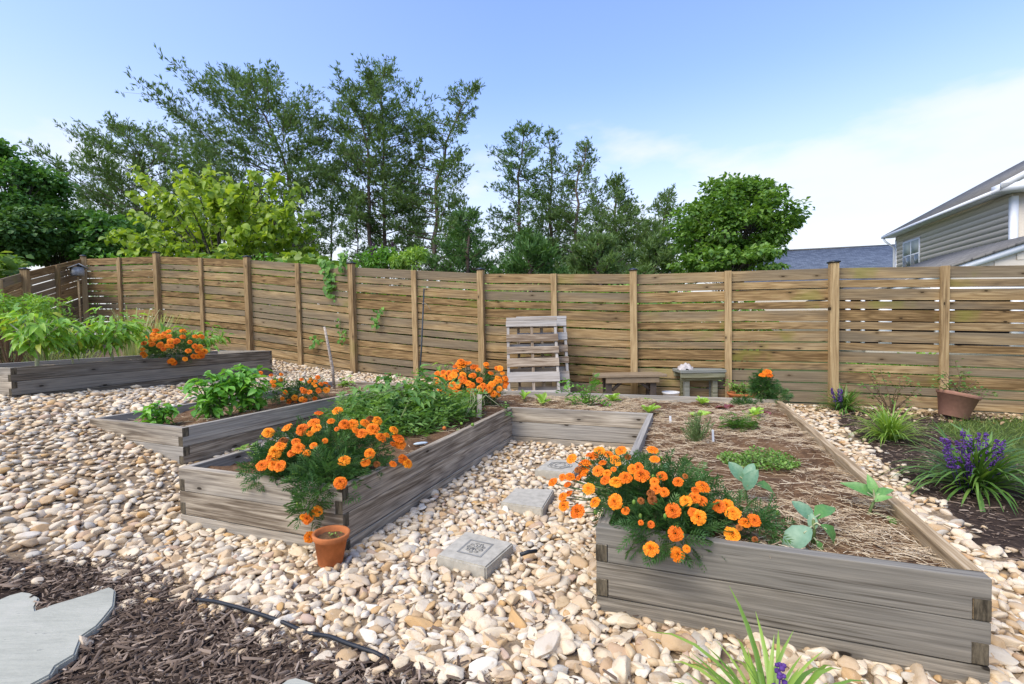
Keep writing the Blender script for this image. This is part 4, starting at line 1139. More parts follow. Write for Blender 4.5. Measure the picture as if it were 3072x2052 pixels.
# ---- the marigolds
def on_bed(bed, drop, px, py): return onz(px, py, bed['z'] - drop)
def bed_x(bed, drop, px, c):
    a = np.linspace(0, 3.6, 400); u = np.array([math.sin(bed['az']), math.cos(bed['az'])]); v = np.array([math.cos(bed['az']), -math.sin(bed['az'])])
    P = np.column_stack([bed['o'] + a[:, None] * u + c * v, np.full(400, bed['z'] - drop)])
    return P[np.argmin(abs(pix(P)[:, 0] - px))]
def cz(bed, drop, px, py):
    return onz(px, py, bed['z'] - drop)
A2 = [(816, 868, 40), (668, 888, 36), (765, 950, 28), (275, 1040, 40), (423, 1000, 36), (630, 965, 42), (650, 1005, 38), (540, 1015, 44), (872, 975, 40), (930, 975, 42), (1030, 965, 36), (1075, 935, 45), (1125, 945, 36), (1092, 1010, 47),
      (1005, 1045, 42), (960, 1025, 30), (1255, 1020, 38), (1155, 1078, 45), (1200, 1060, 26), (1290, 1085, 42), (1305, 1130, 38), (1250, 1130, 28), (490, 1110, 35), (600, 1045, 25), (628, 1140, 28), (717, 1103, 22), (390, 1105, 45), (370, 1140, 40),
      (510, 1160, 42), (455, 1200, 30), (330, 1190, 48), (575, 1203, 26), (300, 1235, 40), (225, 1295, 38), (320, 1290, 46), (365, 1300, 46), (868, 1258, 42), (1068, 1203, 40), (1035, 1272, 35), (1122, 1285, 36), (1250, 1285, 30), (1330, 1250, 40), (1362, 1280, 38), (837, 1432, 47), (810, 1010, 20)]
A2 = [(700 + x * .3833, 900 + y * .3833, r * .3833) for x, y, r in A2]
A2 += [(800 + x * .384, 1450 + y * .384, r * .384) for x, y, r in ((392, 218, 45), (320, 275, 45), (208, 320, 42), (335, 420, 42), (283, 262, 22))]
ca = ab(UB, 0.36, -2.85, 0.44); 
marigold('big orange marigold clump spilling over the plank corner above the small terracotta pot', ab(UB, .3, -2.85, .37), ca, (.40, .30, .26), A2, 900, .075, dead=.08,
         lobes=[(at(925, 1512, 2.36), (.055, .05, .11), .07), (ab(UB, .15, -2.66, .43), (.2, .18, .13), .3), (ab(UB, .2, -3.05, .44), (.2, .2, .12), .22)])
B3 = [(822, 1243, 42), (1040, 1183, 38), (1005, 1215, 40), (960, 1215, 30), (1110, 1210, 40), (1160, 1250, 40), (1207, 1180, 38), (1262, 1230, 38), (1065, 1275, 28), (1185, 1285, 25), (1453, 1175, 40), (1470, 1248, 35), (930, 1285, 48), (920, 1340, 45),
      (870, 1330, 35), (1030, 1340, 42), (1100, 1358, 30), (1150, 1325, 22), (1300, 1325, 40), (1345, 1310, 40), (1370, 1375, 52), (1245, 1392, 48), (1170, 1428, 48), (1085, 1410, 42), (1530, 1380, 40), (675, 1425, 40), (950, 1482, 38), (810, 1385, 35),
      (750, 1388, 25), (880, 1395, 38), (790, 1445, 28), (1440, 1510, 40), (1480, 1480, 35), (1545, 1505, 40), (1655, 1425, 38), (1710, 1380, 28), (1845, 1465, 48), (1790, 1490, 30), (1470, 1425, 30)]
B3 = [(1400 + x * .3833, 900 + y * .3833, r * .3833) for x, y, r in B3]
B7 = [(432, 45, 40), (232, 105, 35), (280, 85, 30), (240, 175, 38), (345, 220, 52), (483, 150, 45), (640, 143, 52), (720, 215, 30), (840, 138, 35), (930, 128, 52), (840, 308, 20), (918, 322, 25), (1090, 215, 60), (1290, 265, 50), (1250, 230, 35),
      (1110, 395, 55), (920, 513, 52), (1125, 557, 50), (1197, 512, 30), (1190, 140, 40), (1260, 115, 45), (1320, 140, 35), (1450, 180, 45), (1510, 175, 50), (1560, 235, 52), (1725, 290, 48), (1655, 310, 40), (1610, 345, 38), (1552, 403, 52), (1732, 440, 32)]
B3 += [(1600 + x * .3839, 1450 + y * .3839, r * .3839) for x, y, r in B7]
cb = ab(UB, 0.25, -0.99, 0.45)
marigold('big orange marigold clump overhanging the near end planks of the wide bed', ab(UB, .3, -.95, .37), cb, (.32, .22, .20), B3, 900, .06, dead=.08,
         lobes=[(ab(UB, .05, -.92, .42), (.22, .12, .12), .35), (ab(UB, .22, -.66, .41), (.17, .13, .09), .16), (ab(UB, .42, -1.2, .46), (.15, .14, .13), .2)])
cc_ = at(1410, 1135, 5.1); cc_[2] = .52
mc = []
for _ in range(78):
    x, y = rng.uniform(1308, 1522), rng.uniform(1080, 1185)
    if ((x - 1412) / 112) ** 2 + ((y - 1150) / 72) ** 2 < 1: mc.append((x, y, rng.uniform(7.0, 10.5)))
marigold('dense orange marigold mound at the back of the tomato bed near the pallets', (cc_[0], cc_[1], .37), cc_, (.40, .30, .25), mc, 700, .07, dead=.02, extra=16, fr=.03)
cdm = bed_x(LB, LDROP, 520, -.2); cdm[2] = LB['z'] + .09
md = []
for x, y in rng.uniform((1215, 840), (1790, 1140), (62, 2)):
    if ((x - 1500) / 300) ** 2 + ((y - 985) / 165) ** 2 < 1: md.append((x * .344, 700 + y * .344, rng.uniform(6.5, 9)))
marigold('orange marigold clump leaning over the long side of the pepper bed', (cdm[0], cdm[1], LB['z'] - .07), cdm, (.40, .32, .23), md, 600, .07, dead=.0)
ce = bed_x(SB, SDROP, 830, -.5); ce[2] = SB['z'] + .07
marigold('thin marigold with few orange flowers next to the basil in the short bed', (ce[0], ce[1], SB['z'] - .06), ce, (.14, .14, .15), [(660 + x * .2129, 1000 + y * .2129, r * .2129) for x, y, r in ((720, 590, 30), (865, 580, 30), (855, 655, 28), (745, 680, 34), (755, 740, 34), (570, 560, 34), (920, 830, 32), (880, 920, 26))], 150, .07, dead=0)
cf = bed_x(SB, SDROP, 920, -.38); cf[2] = SB['z'] + .05
marigold('low marigold with bright orange flowers in the middle of the short bed', (cf[0], cf[1], SB['z'] - .06), cf, (.21, .17, .13), [(660 + x * .2129, 1000 + y * .2129, r * .2129) for x, y, r in
         ((1150, 650, 28), (1280, 645, 24), (1378, 620, 30), (1258, 682, 28), (1345, 675, 30), (1185, 815, 36), (1258, 828, 34), (1155, 785, 28), (1315, 715, 30), (1345, 740, 28), (1425, 718, 30), (1490, 700, 34), (1535, 752, 32), (1500, 800, 46), (1385, 800, 36), (1052, 908, 36), (970, 965, 42), (1150, 930, 34), (1190, 948, 34), (1335, 920, 30), (1395, 815, 30), (1060, 990, 26))], 260, .065, dead=.03)
cg = at(2290, 1175, 4.95); cg[2] = .50
marigold('spindly marigold with three orange blooms in the far corner of the wide bed', (cg[0], cg[1], .37), cg, (.11, .11, .20), [(2301, 1116, 11), (2288, 1126, 11), (2308, 1127, 10)], 330, .075, dead=0,
         lobes=[(at(2235, 1225, 4.75), (.13, .1, .07), .4), (at(2330, 1190, 4.85), (.12, .1, .06), .3)])

# ------------------------------------------------------------------ leafy plants
def leaf_objs(root, nm, meshes, P, D, U, S):
    M_ = frames_np(D, U, S)
    for i in range(len(P)): link(nm, meshes[i % len(meshes)], root, m4(M_[i], P[i]))
def tm(tpl, mat, name='leaf'): return mesh_np(name, tpl[0], tpl[1], mat, None, True)
MB = [tm(OVATE, L_BASILO), tm(OVATE2, L_BASILO), tm(leaf_tpl(.7, .1, .3), L_BASILO)]
MP = [tm(LANCE, L_PEPO), tm(LANCE2, L_PEPO), tm(leaf_tpl(.45, .8, .3), L_PEPO), tm(leaf_tpl(.5, .3, .2), L_PEPO)]
def basil(label, base, h, r, n, ls):
    root = empty('basil_plant', base, label, 'basil', 'basil plants in the short bed'); base = np.array(base)
    st = Geo(); tips = []
    for k in range(max(3, int(7 * r / .2))):
        a = rng.uniform(0, 6.28); q = rng.uniform(.1, 1) * r; t = base + [q * math.cos(a), q * math.sin(a), h * (1 - .35 * (q / r) ** 2)]
        st.tube([base + [0, 0, -.02], base * .5 + t * .5 + [0, 0, .02], t], [.006, .005, .003], 5, cap=False); tips.append(t)
    st.obj('stem', STEMG, root)
    P, D, U = [], [], []
    for i in range(n):
        t = tips[i % len(tips)]; f = rng.uniform(.06, 1.0) ** .75
        p = base + (t - base) * f + rng.normal(0, .26 * r, 3) * [1, 1, .3]; p[2] = max(p[2], base[2] + .02)
        a = rng.uniform(0, 6.28); el = rng.uniform(-.5, .45)
        P.append(p); D.append((math.cos(a), math.sin(a), el)); U.append((rng.normal(0, .3), rng.normal(0, .3), 1))
    leaf_objs(root, 'leaf', MB, np.array(P), np.array(D), np.array(U), rng.uniform(.65, 1.2, n) * ls)
p = bed_x(SB, SDROP, 645, -.42); basil('tall bushy bright green basil beside the smaller basil seedling', p, .42, .20, 270, .085)
p = bed_x(SB, SDROP, 755, -.36); basil('tall bushy bright green basil touching the thin marigold', p, .42, .23, 290, .085)
p = bed_x(SB, SDROP, 468, -.55); basil('small bushy basil near the front planks of the short bed', p, .19, .135, 190, .06)
def pepper(label, base, h, r, n, ls, trunk=.012, mats=MP, group='pepper plants in the left bed', nm='pepper_plant', cat='pepper plant', stem=STEMP, droop=(-.65, .45), fruit=0, fk=.36):
    root = empty(nm, base, label, cat, group); base = np.array(base, float)
    st = Geo(); fork = base + [rng.normal(0, .01), rng.normal(0, .01), h * fk]
    st.tube([base - [0, 0, .03], fork], [trunk, trunk * .8], 7, cap=False)
    tips = []
    for k in range(9):
        a = k * 2.4 + rng.uniform(-.3, .3); q = r * rng.uniform(.35, .95)
        t = fork + [q * math.cos(a), q * math.sin(a), h * .62 * rng.uniform(.75, 1.05) * (1 - .3 * (q / r) ** 2)]
        st.tube([fork, fork * .5 + t * .5 + [0, 0, .05 * h], t], [trunk * .6, trunk * .45, .003], 5, cap=False); tips.append(t)
    st.obj('stem', stem, root)
    P, D, U = [], [], []
    for i in range(n):
        t = tips[i % 9]; f = rng.uniform(.2, 1.05)
        p = fork + (t - fork) * f + rng.normal(0, .12 * r, 3); out = p - base; a = math.atan2(out[1], out[0]) + rng.normal(0, .7)
        P.append(p); D.append((math.cos(a), math.sin(a), rng.uniform(*droop))); U.append((rng.normal(0, .3), rng.normal(0, .3), 1))
    leaf_objs(root, 'leaf', mats, np.array(P), np.array(D), np.array(U), rng.uniform(.6, 1.2, n) * ls)
    for k in range(fruit):
        t = tips[k * 3 % 9]; V, T_ = ico(2); g = Geo(); g.add(V * [.035, .035, .045] + (fork * .3 + t * .7), T=T_); g.obj('pepper', L_POT, root, True)
    return root
p = bed_x(LB, LDROP, 112, -.18); pepper('big drooping pepper plant with yellowing lower leaves at the bed end', p, .66, .36, 260, .125, .02)
p = bed_x(LB, LDROP, 222, -.35); pepper('narrow pepper plant with pale leaves between two bushier ones', p, .52, .25, 150, .11, .01)
p = bed_x(LB, LDROP, 342, -.25); pepper('bushy pepper plant with pale forked stem and green fruit', p, .66, .38, 280, .12, .014, fruit=2)
p = bed_x(LB, LDROP, 480, -.65); pepper('leafy pepper plant behind the orange marigold clump', p, .52, .32, 190, .11, .01)
p = bed_x(LB, LDROP, 610, -.45); pepper('pepper plant at the far end of the left bed, beyond the marigold', p, .46, .36, 200, .105, .01)
MPO = [tm(OVATE, L_POT), tm(OVATE2, L_POT), tm(LANCE, L_POT)]
L_POTO = leafm('potato_leaf_single', (0.034, 0.098, 0.023), (0.086, 0.207, 0.040), (0.230, 0.368, 0.081), .35, .45, True)
for q in MPO: q.materials[0] = L_POTO
p = bed_x(UB, UDROP, 1185, -3.25); pepper('dark green broad-leaved pepper plant in the tomato bed beside the metal stake', p, .58, .40, 290, .105, .014, MPO, group=None, fk=.12, stem=STEMG, droop=(-.5, .5))
L_LIMO = leafm('lime_leaf_single', (.10, .20, .03), (.19, .33, .05), (.34, .46, .10), .35, .45, True)
MLI = [tm(OVATE, L_LIMO), tm(LANCE, L_LIMO)]
p = on_bed(UB, UDROP, 1330, 1185); pepper('upright light green seedling plant behind the marigold mound', p, .42, .14, 60, .08, .006, MLI, None, 'green_seedling', 'seedling', STEMG, (-.3, .5))
# sprawling tomato
def sprawl(name, label, cat, bed, drop, ctr, spread, n, tpl, mat, ls, h, group=None, dens=None):
    base = np.array([*ctr[:2], bed['z'] - drop]); root = empty(name, base, label, cat, group)
    g = Geo(); r = np.sqrt(rng.uniform(0, 1, n)); a = rng.uniform(0, 6.28, n)
    u = np.array([math.sin(bed['az']), math.cos(bed['az'])]); v = np.array([math.cos(bed['az']), -math.sin(bed['az'])])
    xy = base[:2] + (r * np.cos(a) * spread[0])[:, None] * u + (r * np.sin(a) * spread[1])[:, None] * v
    bump = .55 + .45 * np.sin(xy[:, 0] * 9 + 1) * np.sin(xy[:, 1] * 8)
    zz = base[2] + rng.uniform(.02, 1, n) ** .8 * h * (1 - .55 * r ** 2) * bump
    P = np.column_stack([xy, zz]); D = rdir(n, -.35, .6)
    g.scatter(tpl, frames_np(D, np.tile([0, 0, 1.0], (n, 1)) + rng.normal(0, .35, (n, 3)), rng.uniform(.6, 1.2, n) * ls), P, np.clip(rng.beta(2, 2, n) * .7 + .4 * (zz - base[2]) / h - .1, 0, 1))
    tag(g.obj('foliage', mat, root), kind='stuff')
    st = Geo()
    for k in range(46):
        aa = rng.uniform(0, 6.28); q = rng.uniform(.3, 1.0)
        e = base + np.array([*(u * math.cos(aa) * spread[0] * q + v * math.sin(aa) * spread[1] * q), h * rng.uniform(.3, .8)])
        st.tube([base, base * .5 + e * .5 + [0, 0, h * .35], e], [.005, .004, .0025], 5, cap=False)
    st.obj('stem', STEMT, root)
    return root
c1 = on_bed(UB, UDROP, 1250, 1262)
tom = sprawl('tomato_plant', 'sprawling tomato vines with feathery leaves filling the middle of the bed arm', 'tomato plant', UB, UDROP, c1, (.85, .48), 1150, TOMA, L_TOM, .14, .46)
for k in range(16):
    q = onz(*(rng.uniform((1130, 1200), (1440, 1285))), .45); V, T_ = ico(2); g = Geo(); rr = rng.uniform(.010, .017); g.add(V * rr + q, T=T_)
    g.obj('tomato', plain('ripe_tomato', (.55, .16, .03)) if k == 0 else (bpy.data.materials['ripe_tomato'] if k % 3 == 0 else L_LIME), tom, True)
c2 = on_bed(UB, UDROP, 1085, 1255)
sprawl('tomato_plant', 'lower tomato foliage behind the front marigold clump, against the outer planks', 'tomato plant', UB, UDROP, c2, (.35, .26), 330, TOMA, L_TOM, .12, .32)
st = empty('dry_stem', onz(1400, 1240, .38), 'tangle of withered yellow tomato stems around the flat wooden stake', 'dry stems')
g = Geo()
for k in range(9):
    a_ = onz(rng.uniform(1380, 1440), rng.uniform(1225, 1265), .39); b_ = at(rng.uniform(1350, 1480), rng.uniform(1165, 1200), pix(a_)[2])
    g.tube([a_, a_ * .4 + b_ * .6 + rng.normal(0, .03, 3), b_, b_ + [rng.uniform(-.15, .15), 0, -rng.uniform(.02, .12)]], [.005, .004, .003, .002], 5, cap=False)
g.obj('stems', STEMP, st)
# sprig at the front left of the bed arm
def sprig(name, label, cat, base, pts, mat, ls, n, tpl, stem=STEMG, group=None, r=.003):
    root = empty(name, base, label, cat, group); base = np.array(base, float); st = Geo(); P, D = [], []
    for t in pts:
        t = np.array(t, float); m_ = base * .5 + t * .5 + rng.normal(0, .02, 3); st.tube([base, m_, t], [r, r * .8, r * .4], 5, cap=False)
        for k in range(n):
            f = rng.uniform(.3, 1); P.append(base + (t - base) * f + rng.normal(0, .012, 3)); d = rdir(1, -.4, .6)[0]; D.append(d)
    st.obj('stem', stem, root)
    g = Geo(); P = np.array(P); D = np.array(D); g.scatter(tpl, frames_np(D, np.tile([0, 0, 1.0], (len(P), 1)) + rng.normal(0, .3, P.shape), rng.uniform(.6, 1.2, len(P)) * ls), P, rng.uniform(0, 1, len(P)))
    g.obj('foliage', mat, root); return root
b_ = onz(765, 1415, .37)
sprig('tomato_seedling', 'young tomato sprig rising from bare soil left of the front marigold clump', 'seedling', b_, [at(772, 1318, 2.75), at(735, 1352, 2.8), at(805, 1345, 2.75), at(770, 1400, 2.7)], L_LIME, .07, 6, TOMA)
b_ = onz(745, 1345, .30)
sprig('leafy_weed', 'small pale weed growing between the short bed and the bed arm', 'weed', b_, [at(700, 1345, 3.0), at(760, 1335, 3.0), at(725, 1350, 2.95)], L_LIME, .05, 5, OVATE)
b_ = on_bed(SB, SDROP, 1030, 1165)
sprig('green_seedling', 'yellow-green seedling at the foot of the bare branch', 'seedling', b_, [b_ + [.06, 0, .16], b_ + [-.05, .03, .12], b_ + [.1, -.02, .08], b_ + [0, -.06, .07]], L_LIME, .08, 7, OVATE)
b_ = onz(1520, 1235, .40)
sprig('leafy_weed', 'small dark weed hanging over the inner plank corner by the tomatoes', 'weed', b_, [b_ + [.0, -.05, .08], b_ + [.03, -.09, -.02], b_ + [-.03, 0, .1]], L_POT, .045, 8, OVATE)
# celery
b_ = on_bed(UB, UDROP, 1765, 1218)
sprig('celery_plant', 'tall celery plant with toothed leaves on slim stalks behind the cross planks', 'celery', b_, [b_ + [dx, dy, dz] for dx, dy, dz in ((-.32, 0, .22), (-.2, .05, .28), (-.1, 0, .20), (.02, .03, .30), (.08, 0, .42), (.11, .02, .33), (.18, 0, .15), (-.25, -.05, .12), (.25, 0, .10), (-.05, -.06, .14))], L_BASIL, .10, 6, PARS, STEMG, None, .006)
# lettuces and other rosettes
MLT = [tm(leaf_tpl(.62, .25, .3, ((0, .2), (.25, .55), (.55, .9), (.85, 1.0), (1, .45))), L_LETT), tm(leaf_tpl(.5, -.1, .35, ((0, .25), (.25, .5), (.6, .9), (.85, .9), (1, .3))), L_LETT)]
L_REDO = leafm('red_lettuce_leaf', (.10, .02, .03), (.20, .05, .06), (.30, .12, .10), .25, .45, True)
MRD = [tm(leaf_tpl(.62, .25, .3, ((0, .2), (.25, .55), (.55, .9), (.85, 1.0), (1, .45))), L_REDO)]
def rosette(label, px, py, n, ls, el=(.3, 1.4), mats=MLT, cat='lettuce', nm='lettuce_seedling', group='seedlings in the wide bed'):
    b_ = on_bed(UB, UDROP, px, py); root = empty(nm, b_, label, cat, group); P, D, U = [], [], []
    for k in range(n):
        a = k * 2.4 + rng.uniform(-.3, .3); P.append(b_ + [0, 0, .002]); D.append((math.cos(a), math.sin(a), rng.uniform(*el))); U.append((-math.cos(a) * .8, -math.sin(a) * .8, 1))
    leaf_objs(root, 'leaf', mats, np.array(P), np.array(D), np.array(U), rng.uniform(.75, 1.15, n) * ls)
rosette('thin pale lettuce seedling nearest the orange marigold mound', 1572, 1198, 6, .10, (.2, 2.2))
rosette('upright pale lettuce seedling with splayed lower leaves', 1628, 1212, 7, .13, (.1, 2.5))
rosette('pale lettuce seedling right against the celery', 1836, 1205, 9, .12)
rosette('pale lettuce seedling at the inner corner of the cross planks', 1946, 1240, 9, .12)
rosette('tiny lettuce seedling alone in thick straw behind the cross planks', 1944, 1205, 5, .06)
rosette('green lettuce seedling in straw before the old table', 2105, 1213, 9, .11)
rosette('pale lettuce seedling right behind the rosemary', 2098, 1258, 8, .11)
rosette('pale lettuce seedling beside the parsley', 2262, 1250, 8, .10)
rosette('dark red lettuce seedling in front of the planter pot', 2175, 1225, 6, .08, (.1, .8), MRD)
rosette('dark red lettuce leaves by the far corner marigold', 2290, 1240, 5, .08, (.05, .5), MRD)
rosette('dark red lettuce seedling beside the celery', 1800, 1218, 5, .07, (.05, .5), MRD)
# rosemary, parsley, oregano
b_ = on_bed(UB, UDROP, 2090, 1330); root = empty('rosemary_plant', b_, 'upright grey-green rosemary bush with needle leaves', 'rosemary')
g = Geo(); st = Geo()
for k in range(30):
    a = rng.uniform(0, 6.28); q = rng.uniform(0, .13); t = b_ + [q * math.cos(a), q * math.sin(a), rng.uniform(.12, .24) * (1 - q * 2.2)]
    st.tube([b_, b_ * .6 + t * .4 + [.3 * q * math.cos(a), .3 * q * math.sin(a), 0], t], [.003, .0025, .0015], 4, cap=False)
    m = 42; f = rng.uniform(.25, 1, m); P = b_ + (t - b_) * f[:, None]; D = rdir(m, -.1, 1) + (t - b_) * 3
    g.scatter(SMALL, frames_np(D, rdir(m, 0, 1), np.stack([np.full(m, .008), rng.uniform(.015, .03, m), np.full(m, .01)], -1)), P, rng.uniform(0, 1, m))
tag(g.obj('foliage', L_ROSM, root), kind='stuff'); st.obj('stem', STEMG, root)
b_ = on_bed(UB, UDROP, 2215, 1288)
sprig('parsley_plant', 'low feathery parsley clump in straw', 'parsley', b_, [b_ + [rng.uniform(-.16, .16), rng.uniform(-.12, .12), rng.uniform(.04, .12)] for _ in range(26)], L_PARS, .055, 7, MARI, STEMG, None, .002)
def mat_plant(label, px, py, sx, sy, n, h, ls, mat, tpl=SMALL, nm='oregano_plant', cat='oregano'):
    b_ = on_bed(UB, UDROP, px, py); root = empty(nm, b_, label, cat)
    r = np.sqrt(rng.uniform(0, 1, n)); a = rng.uniform(0, 6.28, n)
    P = b_ + np.column_stack([r * np.cos(a) * sx, r * np.sin(a) * sy, rng.uniform(.01, 1, n) * h * (1 - .7 * r * r) * (.6 + .4 * np.sin(a * 3 + r * 7))])
    g = Geo(); g.scatter(tpl, frames_np(rdir(n, -.2, .9), np.tile([0, 0, 1.0], (n, 1)) + rng.normal(0, .4, (n, 3)), np.stack([rng.uniform(1.1, 1.6, n) * ls, rng.uniform(.8, 1.2, n) * ls, np.full(n, ls)], -1)), P, rng.uniform(0, 1, n))
    tag(g.obj('foliage', mat, root), kind='stuff')
    st = Geo()
    for k in range(24):
        q = P[rng.integers(0, n)]; st.tube([b_, b_ * .5 + q * .5 + [0, 0, .02], q], [.0025, .002, .0012], 4, cap=False)
    st.obj('stem', STEMG, root)
mat_plant('spreading mat of small-leaved oregano in the wide bed', 2275, 1388, .23, .17, 1500, .09, .020, L_OREG)
# collards: every leaf a part
MCO = [tm(leaf_tpl(.62, .35, .25, ((0, .12), (.12, .5), (.35, .95), (.6, 1.0), (.85, .65), (1, .1))), L_COLL), tm(leaf_tpl(.55, .6, .3, ((0, .12), (.15, .55), (.4, 1.0), (.7, .8), (1, .08))), L_COLG)]
def collard(label, base, leaves, stem_top, group='young collard plants'):
    """leaves: (petiole base fraction, tip px, tip py, blade px length, mesh, depth offset)"""
    base = np.array(base, float); d0 = pix(base)[2]; root = empty('collard_plant', base, label, 'collard', group)
    top = at(*stem_top, d0); st = Geo(); st.tube([base - [0, 0, .02], base * .5 + top * .5 + [.004, 0, 0], top], [.0075, .0065, .005], 6)
    st.obj('stem', STEMG, root)
    for (ax, ay, bx, by, k, dd) in leaves:                # blade from (ax,ay) to its tip (bx,by)
        a_ = at(ax, ay, d0 + dd * .5); b_ = at(bx, by, d0 + dd); L_ = np.linalg.norm(b_ - a_)
        U = (CAM - a_) / np.linalg.norm(CAM - a_) * .8 + np.array([0, 0, .9])
        M_ = frames_np((b_ - a_)[None], U[None], np.array([L_]))[0]
        lf = link('leaf', MCO[k], root, m4(M_, a_))
        f = np.clip((ay - stem_top[1]) / max(1, (pix(base)[1] - stem_top[1])), 0, .9); s_ = top + (base - top) * f
        g = Geo(); g.tube([s_, s_ * .5 + a_ * .5 + [0, 0, .008], a_ + (b_ - a_) * .25], [.004, .0035, .0025], 5, cap=False); g.obj('petiole', STEMP, root)
K1 = onz(2232, 1503, .37)
collard('blue-green collard seedling with one long leaf arching aside, behind the others', K1, [(2228, 1445, 2196, 1385, 0, .05), (2240, 1440, 2256, 1390, 0, .0), (2238, 1470, 2262, 1412, 0, -.05), (2268, 1455, 2336, 1462, 1, -.03), (2232, 1490, 2212, 1486, 1, .02)], (2238, 1440))
K2 = onz(2438, 1625, .37)
collard('four-leaved collard seedling with a scorched lower leaf near the front planks', K2, [(2437, 1562, 2390, 1502, 0, .05), (2447, 1558, 2500, 1498, 1, .04), (2432, 1585, 2352, 1640, 0, -.06), (2462, 1575, 2535, 1628, 1, -.05), (2440, 1590, 2436, 1545, 0, .0), (2448, 1622, 2475, 1655, 1, -.05)], (2440, 1560))
K3 = onz(2598, 1548, .37)
collard('leggy bright collard seedling leaning against the side plank', K3, [(2618, 1490, 2553, 1438, 1, .05), (2622, 1480, 2612, 1432, 1, .0), (2628, 1490, 2672, 1455, 1, -.02), (2625, 1505, 2660, 1482, 1, -.06), (2660, 1548, 2702, 1588, 1, -.06), (2560, 1552, 2512, 1535, 1, .05)], (2624, 1500))
K4 = onz(1990, 1425, .37)
collard('single pale blue collard leaf standing behind the overhanging marigolds', K4, [(1992, 1420, 2002, 1388, 0, -.02), (1988, 1425, 1972, 1402, 0, .04)], (1991, 1420))

# ------------------------------------------------------------------ liriope: every blade a part
def liriope(label, base, nb, L_, w, mat, spikes=0, spread=.09, sl=.26, spk_px=None, lean=None, bend=(0.5, 2.2)):
    root = empty('liriope_clump', base, label, 'liriope', 'liriope clumps'); base = np.array(base, float)
    ms = [blade_mesh('blade', L_ * q, w, R(b), mat, 7, tw) for q, b, tw in ((1, 50, .01), (.9, 70, -.012), (1.05, 85, .006), (.85, 30, -.006), (1.1, 95, .014), (.75, 20, 0), (.95, 105, -.01))]
    for k in range(nb):
        a = rng.uniform(0, 6.28) if lean is None else rng.normal(lean, 1.2)
        q = rng.uniform(0, spread) ** 1
        o = base + [q * math.sin(a) * rng.uniform(-.3, 1), -q * math.cos(a) * rng.uniform(-.3, 1), -.01]
        o[2] = float(gz(o[0], o[1])) - .01 if lean is None else o[2]
        Mx = Matrix.Translation(Vector(o)) @ Matrix.Rotation(a, 4, 'Z') @ Matrix.Rotation(R(rng.uniform(-55, 0)), 4, 'X') @ Matrix.Scale(float(rng.uniform(.7, 1.12)), 4)
        link('blade', ms[rng.integers(0, 7)], root, Mx)
    def spike(o, t):
        g = Geo(); g.tube([o, o * .5 + t * .5, t], [.0028, .0025, .002], 5)
        V, T_ = ico(1); n = 46; f = rng.uniform(.45, 1.0, n); P = o + (t - o) * f[:, None]; rad = .014 * (1.15 - f) + .006
        aa = rng.uniform(0, 6.28, n); P = P + np.column_stack([np.cos(aa) * rad, np.sin(aa) * rad, 0 * aa])
        g.scatter((V, T_), np.tile(np.eye(3), (n, 1, 1)) * rng.uniform(.0055, .008, n)[:, None, None], P, rng.uniform(0, 1, n))
        g.obj('flower_spike', PURP, root)
    for (x, y) in (spk_px or []):
        d = pix(base)[2] + rng.uniform(-.16, -.02); t = at(x, y - 6, d); o = base + (np.array([t[0], t[1], base[2]]) - base) * .45; spike(o, t)
    return root
b_ = ong(2925, 1472)
liriope('largest liriope clump with many tall purple flower spikes in the bark mulch', b_, 280, .55, .014, L_LIRO, spread=.13, spk_px=[(2887, 1292), (2908, 1310), (2934, 1305), (2961, 1302), (2993, 1325), (3014, 1325), (2871, 1330), (2843, 1322), (2823, 1318), (2905, 1372), (3012, 1375)])
b_ = ong(2668, 1322)
liriope('light green liriope clump without flowers between two purple-flowered ones', b_, 220, .46, .011, L_LIRY, spread=.11, spk_px=[])
b_ = ong(2530, 1235)
liriope('dark liriope clump with three small purple spikes against the fence post', b_, 210, .44, .012, L_LIRO, spread=.10, spk_px=[(2494, 1170), (2515, 1172), (2524, 1173)])
b_ = onz(2330, 2290, .08)
liriope('yellow-green liriope tuft growing right before the near end planks', b_, 130, .38, .012, L_LIRY, spread=.18, spk_px=[(2340, 1995)], bend=(.3, 1))

# ------------------------------------------------------------------ roses
def rose(name, label, base, stems, n, group=None, cat='rose bush'):
    base = np.array(base, float); root = empty(name, base, label, cat, group); st = Geo(); P, D = [], []
    for (x, y, dd) in stems:
        t = at(x, y, pix(base)[2] + dd); m_ = base * .55 + t * .45 + rng.normal(0, .02, 3)
        st.tube([base, m_, t], [.007, .005, .0025], 5, cap=False)
        for k in range(3):
            f = rng.uniform(.4, .9); o = base + (t - base) * f; e_ = o + rdir(1, -.1, .8)[0] * rng.uniform(.06, .14); st.tube([o, e_], [.003, .0015], 4, cap=False)
            for _ in range(n): P.append(e_ + rng.normal(0, .02, 3)); D.append(rdir(1, -.3, .5)[0])
        for _ in range(n): P.append(t + rng.normal(0, .025, 3)); D.append(rdir(1, -.3, .5)[0])
    st.obj('stem', STEMB, root); P = np.array(P); D = np.array(D)
    g = Geo(); g.scatter(OVATE, frames_np(D, np.tile([0, 0, 1.0], (len(P), 1)) + rng.normal(0, .3, P.shape), rng.uniform(.025, .05, len(P))), P, rng.uniform(0, 1, len(P))); g.obj('foliage', L_ROSE, root)
rose('rose_bush', 'thin bare-legged rose bush growing by the fence between the liriope and the leaning pot', ong(2674, 1240), [(2600, 1115, .1), (2640, 1108, .1), (2700, 1135, 0), (2715, 1150, -.05), (2755, 1160, 0), (2620, 1155, 0), (2690, 1165, -.1), (2740, 1185, -.05), (2590, 1150, .1)], 4)
o_ = rpotM @ Vector((0, 0, .24))
